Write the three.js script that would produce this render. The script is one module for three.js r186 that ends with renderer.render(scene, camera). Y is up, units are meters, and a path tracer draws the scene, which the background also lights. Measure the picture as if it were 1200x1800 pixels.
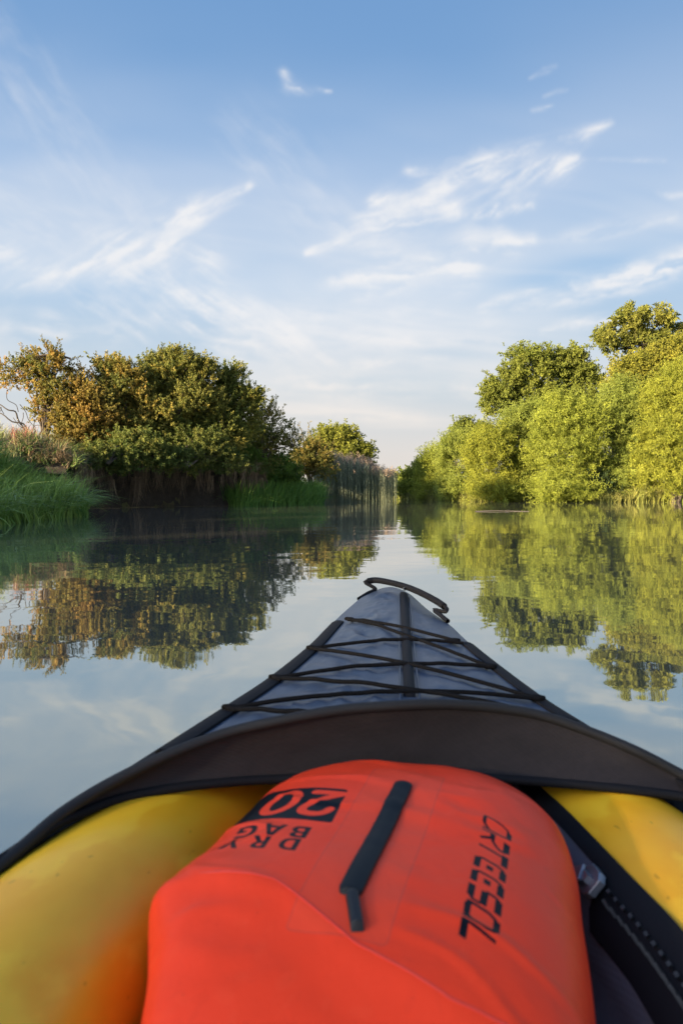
import * as THREE from 'three';
import { mergeGeometries } from 'three/addons/utils/BufferGeometryUtils.js';

// ---------------------------------------------------------------- camera, sky, sun, exposure
const scene = new THREE.Scene();
const EYE = 0.6, F = 1300, HORIZON = 861;                 // metres above the water; the lens in photo pixels; the horizon's row
const camera = new THREE.PerspectiveCamera(2 * Math.atan(900 / F) * 180 / Math.PI, 682 / 1024, 0.05, 4000);
camera.position.set(0, EYE, 0);
camera.rotation.x = -Math.atan((900 - HORIZON) / F);
camera.focus = 5; camera.userData.fStop = 9;
const EXPOSURE = 4.7;
const SUN = new THREE.Vector3(-0.78, 0.27, 0.57).normalize();

const renderer = new THREE.WebGLRenderer({ antialias: true });
renderer.toneMapping = THREE.LinearToneMapping;
renderer.toneMappingExposure = EXPOSURE;
renderer.shadowMap.enabled = true;

const sun = new THREE.DirectionalLight(0xffe3b8, 5.0);
sun.position.copy(SUN).multiplyScalar(120);
sun.castShadow = true; sun.shadow.radius = 4;
Object.assign(sun.shadow.camera, { left: -60, right: 60, top: 60, bottom: -60, near: 1, far: 300 });
sun.shadow.mapSize.set(2048, 2048);
scene.add(sun, sun.target);

// ---------------------------------------------------------------- numbers
function rng(seed) { let a = seed >>> 0; return () => { a = (a + 0x6D2B79F5) | 0; let t = Math.imul(a ^ (a >>> 15), 1 | a); t = (t + Math.imul(t ^ (t >>> 7), 61 | t)) ^ t; return ((t ^ (t >>> 14)) >>> 0) / 4294967296; }; }
const LAT = new Float32Array(65536); { const r = rng(7); for (let i = 0; i < 65536; i++) LAT[i] = r(); }
const hash2 = (i, j) => { let h = (Math.imul(i, 374761393) + Math.imul(j, 668265263)) | 0; h = Math.imul(h ^ (h >>> 13), 1274126177); return LAT[(h ^ (h >>> 16)) & 65535]; };
function noise2(x, y) {
  const i = Math.floor(x), j = Math.floor(y), u = x - i, v = y - j, a = u * u * (3 - 2 * u), b = v * v * (3 - 2 * v);
  const p = hash2(i, j), q = hash2(i + 1, j), r = hash2(i, j + 1), s = hash2(i + 1, j + 1);
  return p + (q - p) * a + (r - p) * b + (p - q - r + s) * a * b;
}
function fbm(x, y, n = 4) { let s = 0, a = 0.5, t = 0; for (let k = 0; k < n; k++) { s += a * noise2(x, y); t += a; a *= 0.5; const X = x * 1.7 - y * 1.1 + 13.7; y = x * 1.1 + y * 1.7 + 5.3; x = X; } return s / t; }
function streaks(x, y, n = 4) { let s = 0, a = 0.5, t = 0; for (let k = 0; k < n; k++) { s += a * noise2(x, y); t += a; a *= 0.55; x = x * 2.03 + 7.7; y = y * 2.03 + 3.1; } return s / t; }
const clamp = THREE.MathUtils.clamp, lerp = THREE.MathUtils.lerp;
const smooth = (a, b, x) => { const t = clamp((x - a) / (b - a), 0, 1); return t * t * (3 - 2 * t); };
function table(rows) { return (x) => { if (x <= rows[0][0]) return rows[0][1]; for (let i = 1; i < rows.length; i++) if (x <= rows[i][0]) { const t = (x - rows[i - 1][0]) / (rows[i][0] - rows[i - 1][0]); return lerp(rows[i - 1][1], rows[i][1], t); } return rows[rows.length - 1][1]; }; }
function smoothTable(rows) {   // monotone-ish Catmull-Rom over a table
  const n = rows.length, m = rows.map((r, i) => i === 0 ? (rows[1][1] - r[1]) / (rows[1][0] - r[0]) : i === n - 1 ? (r[1] - rows[i - 1][1]) / (r[0] - rows[i - 1][0]) : (rows[i + 1][1] - rows[i - 1][1]) / (rows[i + 1][0] - rows[i - 1][0]));
  return (x) => {
    if (x <= rows[0][0]) return rows[0][1]; if (x >= rows[n - 1][0]) return rows[n - 1][1];
    let i = 1; while (x > rows[i][0]) i++;
    const h = rows[i][0] - rows[i - 1][0], t = (x - rows[i - 1][0]) / h, t2 = t * t, t3 = t2 * t;
    return (2 * t3 - 3 * t2 + 1) * rows[i - 1][1] + (t3 - 2 * t2 + t) * h * m[i - 1] + (-2 * t3 + 3 * t2) * rows[i][1] + (t3 - t2) * h * m[i];
  };
}
// a place in the world, read off the photograph: column, row, distance ahead
const X = (px, Z) => (px - 600) / F * Z, Y = (py, Z) => EYE + (HORIZON - py) / F * Z;

// ---------------------------------------------------------------- the sky: evening blue with cirrus
{
  const W = 3072, H = 1536, data = new Float32Array(W * H * 4);
  const lin = (r, g, b) => [r, g, b].map((c) => { c /= 255; return c <= 0.04045 ? c / 12.92 : ((c + 0.055) / 1.055) ** 2.4; });
  const stops = [[-90, lin(150, 150, 145)], [0, lin(230, 219, 209)], [3, lin(225, 221, 217)], [8, lin(203, 216, 226)], [15, lin(172, 202, 232)], [22, lin(146, 183, 225)], [30, lin(121, 163, 211)], [40, lin(104, 149, 202)], [90, lin(66, 112, 184)]];
  const white = lin(242, 242, 244), warm = lin(246, 236, 226);
  // cirrus wisps: [points (bearing and height as tangents, in 1/1300), half-width], strength, fibre tilt
  const wisps = [
    { p: [[25, 515, 16], [90, 492, 26], [180, 462, 34], [262, 440, 38], [300, 405, 34], [345, 385, 26], [395, 360, 18], [440, 335, 8]], a: 0.78, f: 0.6 },
    { p: [[-80, 440, 30], [20, 455, 30], [90, 490, 22]], a: 0.5, f: 0.4 },
    { p: [[230, 470, 40], [330, 520, 60], [440, 575, 60], [560, 620, 50]], a: 0.72, f: -0.5 },
    { p: [[130, 505, 25], [200, 555, 30], [260, 585, 20]], a: 0.3, f: -0.6 },
    { p: [[540, 448, 6], [600, 425, 20], [660, 400, 30], [720, 380, 34], [775, 372, 24]], a: 0.62, f: 0.25 },
    { p: [[655, 360, 12], [720, 355, 22], [775, 350, 30], [790, 375, 22]], a: 0.66, f: 0.5 },
    { p: [[715, 305, 10], [770, 325, 24], [830, 302, 24], [880, 290, 18], [950, 268, 16], [1000, 258, 14], [1065, 225, 6]], a: 0.6, f: 0.3 },
    { p: [[850, 315, 10], [900, 325, 18], [950, 310, 22], [1003, 292, 12]], a: 0.6, f: 0.8 },
    { p: [[915, 285, 6], [935, 268, 7], [952, 256, 3]], a: 0.45, f: 0.8 },
    { p: [[820, 388, 8], [860, 376, 10], [930, 366, 7]], a: 0.68, f: 0.9 },
    { p: [[790, 355, 20], [850, 350, 22], [930, 350, 16]], a: 0.25, f: 0.6 },
    { p: [[1000, 287, 3], [1080, 289, 4], [1160, 290, 3]], a: 0.22, f: 0 },
    { p: [[585, 500, 26], [680, 490, 50], [780, 478, 46], [870, 440, 26], [930, 425, 12]], a: 0.75, f: 0.1 },
    { p: [[845, 545, 8], [930, 520, 14], [1010, 512, 20], [1100, 495, 22], [1160, 472, 24], [1290, 450, 26]], a: 0.72, f: 0.25 },
    { p: [[900, 545, 8], [1010, 530, 10], [1120, 512, 8]], a: 0.45, f: 0.1 },
    { p: [[950, 585, 6], [1010, 572, 14], [1090, 562, 16], [1150, 556, 8]], a: 0.5, f: 0.2 },
    { p: [[940, 427, 6], [1010, 420, 12], [1090, 408, 16], [1180, 388, 12]], a: 0.28, f: 0.25 },
    { p: [[1150, 345, 6], [1175, 352, 8], [1215, 345, 7]], a: 0.4, f: 0.2 },
    { p: [[500, 140, 8], [512, 162, 12], [540, 170, 8], [582, 172, 3]], a: 0.55, f: -0.4 },
    { p: [[925, 150, 3], [950, 137, 5], [970, 130, 3]], a: 0.22, f: 0.4 },
    { p: [[930, 204, 4], [950, 200, 5], [965, 195, 2], ], a: 0.25, f: 0.2 },
    { p: [[950, 182, 3], [975, 172, 4], [990, 170, 2]], a: 0.18, f: 0.4 },
    { p: [[-6, 300, 5], [8, 308, 5]], a: 0.4, f: -0.4 },
    { p: [[420, 605, 40], [560, 590, 46], [700, 600, 44], [860, 600, 34]], a: 0.45, f: 0.05 },
    { p: [[620, 645, 8], [700, 636, 9], [780, 630, 6]], a: 0.5, f: 0.05 },
    { p: [[440, 690, 18], [560, 680, 24], [700, 690, 22], [830, 680, 18]], a: 0.4, f: 0.02 },
    { p: [[500, 735, 12], [620, 728, 16], [740, 735, 10]], a: 0.35, f: 0 },
    { p: [[-60, 570, 40], [80, 590, 40], [200, 600, 30]], a: 0.4, f: -0.1 },
    { p: [[-80, 345, 36], [60, 395, 46], [190, 445, 40], [300, 500, 30]], a: 0.22, f: -0.5 },
    { p: [[-40, 60, 60], [60, 200, 70], [180, 330, 60], [260, 400, 30]], a: 0.14, f: -1.2 },
    { p: [[430, 250, 50], [520, 320, 60], [600, 400, 50]], a: 0.16, f: -0.8 },
  ];
  for (const w of wisps) { for (const q of w.p) q[2] *= 1.25; const xs = w.p.map((q) => q[0]), ys = w.p.map((q) => q[1]), r = Math.max(...w.p.map((q) => q[2])) * 2.4; w.box = [Math.min(...xs) - r, Math.max(...xs) + r, Math.min(...ys) - r, Math.max(...ys) + r]; w.n = wisps.indexOf(w) * 17.3; w.q = Math.max(...w.p.map((q) => q[2])); }
  for (let row = 0; row < H; row++) {
    const el = ((row + 0.5) / H - 0.5) * Math.PI, y = Math.sin(el), deg = el * 180 / Math.PI;
    let k = 1; while (k < stops.length - 1 && deg > stops[k][0]) k++;
    const t = clamp((deg - stops[k - 1][0]) / (stops[k][0] - stops[k - 1][0]), 0, 1), base = [0, 1, 2].map((c) => lerp(stops[k - 1][1][c], stops[k][1][c], t));
    for (let col = 0; col < W; col++) {
      const o = (row * W + col) * 4;
      if (deg < -2) { data[o] = base[0]; data[o + 1] = base[1]; data[o + 2] = base[2]; data[o + 3] = 1; continue; }
      const az = ((col + 0.5) / W - 0.5) * 2 * Math.PI, x = Math.cos(az) * Math.cos(el), z = Math.sin(az) * Math.cos(el);
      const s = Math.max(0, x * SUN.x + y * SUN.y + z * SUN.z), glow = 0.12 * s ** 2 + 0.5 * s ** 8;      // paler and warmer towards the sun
      let a = 0;
      // broad thin cirrostratus, thicker towards the horizon
      const px = x / (Math.max(y, 0) + 0.16), pz = z / (Math.max(y, 0) + 0.16);
      const veil = fbm(px * 0.9 + pz * 0.5 + 4, pz * 1.6 - px * 0.3 + 9, 4), streak = streaks(px * 0.8 + pz * 0.5 + 20, pz * 4.5 + px * 1.5 + 1.5 * veil, 4);
      a += smooth(0.38, 0.75, veil) * 0.44 * smooth(36, 12, deg) + smooth(0.5, 0.8, streak) * 0.3 * smooth(30, 8, deg);
      if (z < -0.25) {
        const U = 600 + x / -z * F, V = HORIZON - y / -z * F;
        for (const w of wisps) {
          if (U < w.box[0] || U > w.box[1] || V < w.box[2] || V > w.box[3]) continue;
          let best = 1e9, along = 0, bw = 1, run = 0;
          const wob = (noise2(U * 0.02 + w.n, V * 0.02) - 0.5) * 1.1;
          for (let i = 1; i < w.p.length; i++) {
            const [ax, ay, aw] = w.p[i - 1], [bx, by, bwid] = w.p[i], dx = bx - ax, dy = by - ay, L2 = dx * dx + dy * dy, tt = clamp(((U - ax) * dx + (V - ay) * dy) / L2, 0, 1);
            const wid = lerp(aw, bwid, tt), d = Math.hypot(U - ax - dx * tt, V - ay - dy * tt) / wid;
            if (d < best) { best = d; along = run + tt * Math.sqrt(L2); bw = wid; }
            run += Math.sqrt(L2);
          }
          if (best > 2.4) continue;
          const q = 10 + w.q * 0.38, fx = U - w.f * V, fy = V + w.f * U, puff = fbm(U / (q * 1.3) + w.n, V / (q * 0.9), 4);
          const fibre = streaks(fx / (q * 3.2) + w.n + 0.7 * puff, fy / (q * 0.6) + w.n * 3 + 1.2 * puff, 6);
          const edge = Math.exp(-Math.pow(Math.max(0, best + wob * 0.7), 2) * 1.5), patch = fbm(U / 46 + w.n * 2, V / 38, 3), d = edge * (0.10 + 1.15 * smooth(0.28, 0.85, 0.78 * fibre + 0.22 * puff)) * (0.85 + 0.5 * smooth(0.3, 0.62, patch));
          a = a + (1 - a) * clamp(w.a * d * 1.12, 0, 0.9);
        }
      } else a += smooth(0.52, 0.75, fbm(px * 1.4 + 31, pz * 3.1 + px, 5)) * 0.55;
      a = clamp(a, 0, 0.93);
      const wl = smooth(14, 2, deg);
      for (let c = 0; c < 3; c++) {
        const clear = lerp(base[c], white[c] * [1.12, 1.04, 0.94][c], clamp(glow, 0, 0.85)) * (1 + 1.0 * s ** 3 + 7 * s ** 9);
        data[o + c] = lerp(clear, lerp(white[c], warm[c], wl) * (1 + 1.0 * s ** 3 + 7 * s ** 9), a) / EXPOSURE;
      }
      data[o + 3] = 1;
    }
  }
  const tex = new THREE.DataTexture(data, W, H, THREE.RGBAFormat, THREE.FloatType);
  tex.mapping = THREE.EquirectangularReflectionMapping; tex.magFilter = THREE.LinearFilter; tex.minFilter = THREE.LinearFilter; tex.needsUpdate = true;
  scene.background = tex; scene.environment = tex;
}

// ---------------------------------------------------------------- helpers
const used = new Map();
function numbered(name) { const n = used.get(name) ?? 0; used.set(name, n + 1); return n ? `${name}_${String(n).padStart(3, '0')}` : name; }
function shade(o) { o.castShadow = o.receiveShadow = true; return o; }
function group(name, label, category, [x, y, z] = [0, 0, 0], set) {
  const g = new THREE.Group(); g.name = numbered(name); g.position.set(x, y, z); g.userData = { label, category }; if (set) g.userData.group = set; scene.add(g); return g;
}
function part(name, geo, mat, parent, extra) { const m = shade(new THREE.Mesh(geo, mat)); m.name = name; if (extra) Object.assign(m.userData, extra); parent.add(m); return m; }
function grid(nu, nv, fn) {   // fn(u, v) -> [x, y, z, uvx, uvy]
  const pos = [], uv = [], idx = [];
  for (let j = 0; j <= nv; j++) for (let i = 0; i <= nu; i++) { const p = fn(i / nu, j / nv); pos.push(p[0], p[1], p[2]); uv.push(p[3] ?? i / nu, p[4] ?? j / nv); }
  for (let j = 0; j < nv; j++) for (let i = 0; i < nu; i++) { const a = j * (nu + 1) + i, b = a + 1, c = a + nu + 1, d = c + 1; idx.push(a, b, d, a, d, c); }
  const g = new THREE.BufferGeometry(); g.setAttribute('position', new THREE.Float32BufferAttribute(pos, 3)); g.setAttribute('uv', new THREE.Float32BufferAttribute(uv, 2)); g.setIndex(idx); g.computeVertexNormals(); return g;
}
function limb(points, r0, r1, sides = 6, power = 1) {   // a tapered tube through points
  const c = new THREE.CatmullRomCurve3(points.map((p) => p.isVector3 ? p : new THREE.Vector3(...p)), false, 'centripetal'), n = Math.max(2, (points.length - 1) * 3), rings = [];
  const up = new THREE.Vector3(0.31, 0.17, 0.93), a = new THREE.Vector3(), b = new THREE.Vector3();
  for (let i = 0; i <= n; i++) { const t = i / n, p = c.getPoint(t), d = c.getTangent(t); a.crossVectors(d, up).normalize(); b.crossVectors(d, a).normalize(); rings.push([p, a.clone(), b.clone(), lerp(r0, r1, t ** power)]); }
  return grid(sides, n, (u, v) => { const [p, e, f, r] = rings[Math.round(v * n)], w = u * 2 * Math.PI, q = Math.cos(w) * r, s = Math.sin(w) * r; return [p.x + e.x * q + f.x * s, p.y + e.y * q + f.y * s, p.z + e.z * q + f.z * s, u * 0.3, v * 2]; });
}
function merge(list) { return mergeGeometries(list.map((g) => g.index ? g.toNonIndexed() : g), false); }
function mat(color, roughness = 0.8, more = {}) { const m = new THREE.MeshPhysicalMaterial({ roughness, ...more }); m.color.setRGB(...color); return m; }
function floatTexture(size, fn, repeat) {   // a tiling grey map computed by fn(x, y) in 0..1
  const d = new Float32Array(size * size * 4); for (let j = 0; j < size; j++) for (let i = 0; i < size; i++) { const v = fn(i / size, j / size), o = (j * size + i) * 4; d[o] = d[o + 1] = d[o + 2] = v; d[o + 3] = 1; }
  const t = new THREE.DataTexture(d, size, size, THREE.RGBAFormat, THREE.FloatType); t.wrapS = t.wrapT = THREE.RepeatWrapping; t.magFilter = THREE.LinearFilter; if (repeat) t.repeat.set(repeat, repeat); t.needsUpdate = true; return t;
}
function colorTexture(size, fn, h = size) {   // fn(x, y) -> linear colour, kept as floats
  const d = new Float32Array(size * h * 4); for (let j = 0; j < h; j++) for (let i = 0; i < size; i++) { const c = fn(i / size, j / h), o = (j * size + i) * 4; d[o] = c[0]; d[o + 1] = c[1]; d[o + 2] = c[2]; d[o + 3] = 1; }
  const t = new THREE.DataTexture(d, size, h, THREE.RGBAFormat, THREE.FloatType); t.wrapS = t.wrapT = THREE.RepeatWrapping; t.magFilter = THREE.LinearFilter; t.needsUpdate = true; return t;
}
const mirrorTile = (x, y, s, n = 4) => { const w = (q) => q < 0.5 ? q * 2 : 2 - q * 2; return fbm(w(x) * s, w(y) * s, n); };

// ---------------------------------------------------------------- the river and its banks
const LEFTBANK = [[-9, 60], [-8.6, 20], [-7.6, 2], [-6.9, -7], [-6.25, -13.4], [-6.35, -17.5], [-7.6, -20.5], [-7.7, -23], [-6.0, -26], [-3.5, -27.8], [-2.2, -30], [-1.2, -32.3], [-1.3, -35], [-1.1, -38.6], [2.6, -40.5], [2.4, -47], [-2, -56], [-14, -64], [-60, -75]];
const RIGHTBANK = [[-60, -82], [-16, -71], [-1, -62], [3.2, -50], [3.9, -46], [5.4, -43], [7.6, -39.5], [10, -37.3], [12.3, -36], [16.5, -36.5], [22, -33], [25, -20], [23, 0], [21, 30], [20, 60]];
const RIVER = [...LEFTBANK, ...RIGHTBANK];
function riverDistance(x, z) {   // negative in the water
  let inside = false, best = 1e9;
  for (let i = 0, j = RIVER.length - 1; i < RIVER.length; j = i++) {
    const [ax, az] = RIVER[j], [bx, bz] = RIVER[i], dx = bx - ax, dz = bz - az, t = clamp(((x - ax) * dx + (z - az) * dz) / (dx * dx + dz * dz), 0, 1);
    best = Math.min(best, Math.hypot(x - ax - dx * t, z - az - dz * t));
    if ((az > z) !== (bz > z) && x < (bx - ax) * (z - az) / (bz - az) + ax) inside = !inside;
  }
  return inside ? -best : best;
}
function isLeft(x, z) { return x < lerp(-1, 3, smooth(-20, -50, z)); }
function groundHeight(x, z) {
  const d = riverDistance(x, z) + (fbm(x * 0.9, z * 0.9, 3) - 0.5) * 0.35;
  if (d < 0) return Math.max(-1.2, d * 1.2) - 0.03;
  const rough = (fbm(x * 0.35 + 3, z * 0.35, 4) - 0.5) * 0.5 * smooth(0.5, 3, d);
  if (isLeft(x, z)) {
    const steep = smooth(-19.3, -21, z) * smooth(-31.5, -29.5, z);          // the undercut bank below the bushes
    const far = smooth(-29, -33, z);
    const soft = smooth(0, 3.2, d) * 1.35 + smooth(2, 8, d) * 0.8, cliff = smooth(0.75, 1.25, d) * 1.85 + smooth(1.0, 3, d) * 0.3;
    return lerp(lerp(soft, cliff, steep), smooth(0, 5, d) * 0.9, far) + rough;
  }
  return smooth(0, 1.2, d) * 0.4 + smooth(1, 9, d) * 0.5 + rough * 0.6;
}
{
  const axis = (lo, hi, step, out) => { const a = []; for (let v = lo; v <= hi + 1e-6; v += step) a.push(v); const pre = [], post = []; for (let k = out.length - 1; k >= 0; k--) pre.push(lo - out[k]); for (const o of out) post.push(hi + o); return [...pre, ...a, ...post]; };
  const ring = [1.5, 4, 9, 18, 35, 70, 150, 400, 1200, 2600], xs = axis(-26, 30, 0.4, ring), zs = axis(-72, 12, 0.4, ring);
  const pos = [], uv = [], idx = [], n = xs.length;
  for (const z of zs) for (const x of xs) { pos.push(x, groundHeight(x, z), z); uv.push(x / 4, z / 4); }
  for (let j = 0; j < zs.length - 1; j++) for (let i = 0; i < n - 1; i++) { const a = j * n + i; idx.push(a, a + n, a + 1, a + 1, a + n, a + n + 1); }
  const g = new THREE.BufferGeometry(); g.setAttribute('position', new THREE.Float32BufferAttribute(pos, 3)); g.setAttribute('uv', new THREE.Float32BufferAttribute(uv, 2)); g.setIndex(idx); g.computeVertexNormals();
  const soil = colorTexture(512, (x, y) => { const a = mirrorTile(x, y, 9, 5), b = mirrorTile(x + 0.3, y + 0.1, 40, 3), c = smooth(0.4, 0.62, a); return [lerp(0.075, 0.10, c) * (0.6 + 0.8 * b), lerp(0.055, 0.095, c) * (0.6 + 0.8 * b), lerp(0.03, 0.035, c) * (0.6 + 0.8 * b)]; });
  const m = shade(new THREE.Mesh(g, new THREE.MeshStandardMaterial({ map: soil, roughness: 0.95, bumpMap: soil, bumpScale: 0.06 }))); m.name = 'ground'; m.userData = { label: 'brown soil and grassy banks along both sides of the river', kind: 'structure' }; scene.add(m);
}
{
  // calm water: a few hundred small waves that tile over six metres, rippled in patches
  const N = 1024, TILE = 7, r = rng(41), h = new Float32Array(N * N), waves = [];
  for (let k = 0; k < 70; k++) { const lam = 0.10 * Math.pow(12, r()), dir = -0.15 + (r() - 0.5) * 1.7, m = Math.round(TILE / lam * Math.sin(dir)), n = Math.round(TILE / lam * Math.cos(dir)) || 1; waves.push([m, n, r() * 6.283, Math.pow(lam, 1.15) * (0.5 + r())]); }
  for (const [m, n, ph, amp] of waves) {
    const sx = new Float32Array(N), cx = new Float32Array(N), sy = new Float32Array(N), cy = new Float32Array(N);
    for (let i = 0; i < N; i++) { const a = 2 * Math.PI * m * i / N, b = 2 * Math.PI * n * i / N + ph; sx[i] = Math.sin(a); cx[i] = Math.cos(a); sy[i] = Math.sin(b); cy[i] = Math.cos(b); }
    for (let j = 0; j < N; j++) for (let i = 0; i < N; i++) h[j * N + i] += amp * (sx[i] * cy[j] + cx[i] * sy[j]);
  }
  let lo = 1e9, hi = -1e9; for (const v of h) { lo = Math.min(lo, v); hi = Math.max(hi, v); }
  const ripples = floatTexture(N, (x, y) => (h[Math.round(y * N) * N + Math.round(x * N)] - lo) / (hi - lo));
  const g = new THREE.PlaneGeometry(700, 700, 1, 1); g.rotateX(-Math.PI / 2);
  const u = g.attributes.uv; for (let i = 0; i < u.count; i++) u.setXY(i, u.getX(i) * 100, u.getY(i) * 100);
  const water = mat([0.39, 0.42, 0.375], 0.02, { metalness: 0.86, ior: 1.6, bumpMap: ripples, bumpScale: 0.0017 });
  const m = shade(new THREE.Mesh(g, water)); m.name = 'water'; m.userData = { label: 'calm river water mirroring the trees and the sky', kind: 'structure' }; scene.add(m);
}

// ---------------------------------------------------------------- foliage
function leafSpray(seed, count, length, leaf, width, spread) {   // a twig with separate folded leaves
  const r = rng(seed), pos = [], V = (x, y, z) => new THREE.Vector3(x, y, z);
  const tri = (a, b, c) => pos.push(a.x, a.y, a.z, b.x, b.y, b.z, c.x, c.y, c.z);
  for (let k = 0; k < count; k++) {
    const t = (k + r()) / count, w = r() * 6.283, base = V((r() - 0.5) * 0.2 * length, t * length, (r() - 0.5) * 0.2 * length);
    const d = V(Math.cos(w) * spread, 0.35 + (r() - 0.35) * 0.9, Math.sin(w) * spread).normalize(), s = V(r() - 0.5, r() - 0.5, r() - 0.5).cross(d).normalize(), n = d.clone().cross(s);
    const L = leaf * (0.7 + 0.6 * r()), B = width * (0.7 + 0.6 * r()), tip = base.clone().addScaledVector(d, L).addScaledVector(n, -0.2 * L);
    const p = base.clone().addScaledVector(d, L * 0.45).addScaledVector(s, B / 2).addScaledVector(n, 0.12 * L), q = base.clone().addScaledVector(d, L * 0.45).addScaledVector(s, -B / 2).addScaledVector(n, 0.12 * L), mid = base.clone().addScaledVector(d, L * 0.5);
    tri(base, p, mid); tri(p, tip, mid); tri(base, mid, q); tri(mid, tip, q);
  }
  const g = new THREE.BufferGeometry(); g.setAttribute('position', new THREE.Float32BufferAttribute(pos, 3)); g.computeVertexNormals(); return g;
}
const SPRAY = {
  willow: leafSpray(11, 18, 0.44, 0.125, 0.036, 0.75), broad: leafSpray(12, 14, 0.32, 0.115, 0.078, 1.0), small: leafSpray(13, 16, 0.28, 0.07, 0.05, 1.0), large: leafSpray(14, 10, 0.34, 0.22, 0.085, 1.2),
};
const leafMat = mat([1, 1, 1], 0.55, { transmission: 0.5, thickness: 0, specularIntensity: 0.25, side: THREE.DoubleSide }); leafMat.roughness = 0.9;
const barkTex = colorTexture(128, (x, y) => { const b = 0.6 + 0.8 * mirrorTile(x, y, 14, 4); return [0.075 * b, 0.06 * b, 0.045 * b]; });
const barkMat = new THREE.MeshStandardMaterial({ map: barkTex, roughness: 0.95, bumpMap: barkTex, bumpScale: 0.15 });
const greyBark = mat([0.055, 0.048, 0.042], 0.95);
const tmpM = new THREE.Matrix4(), tmpQ = new THREE.Quaternion(), UPV = new THREE.Vector3(0, 1, 0), tmpS = new THREE.Vector3();

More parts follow.
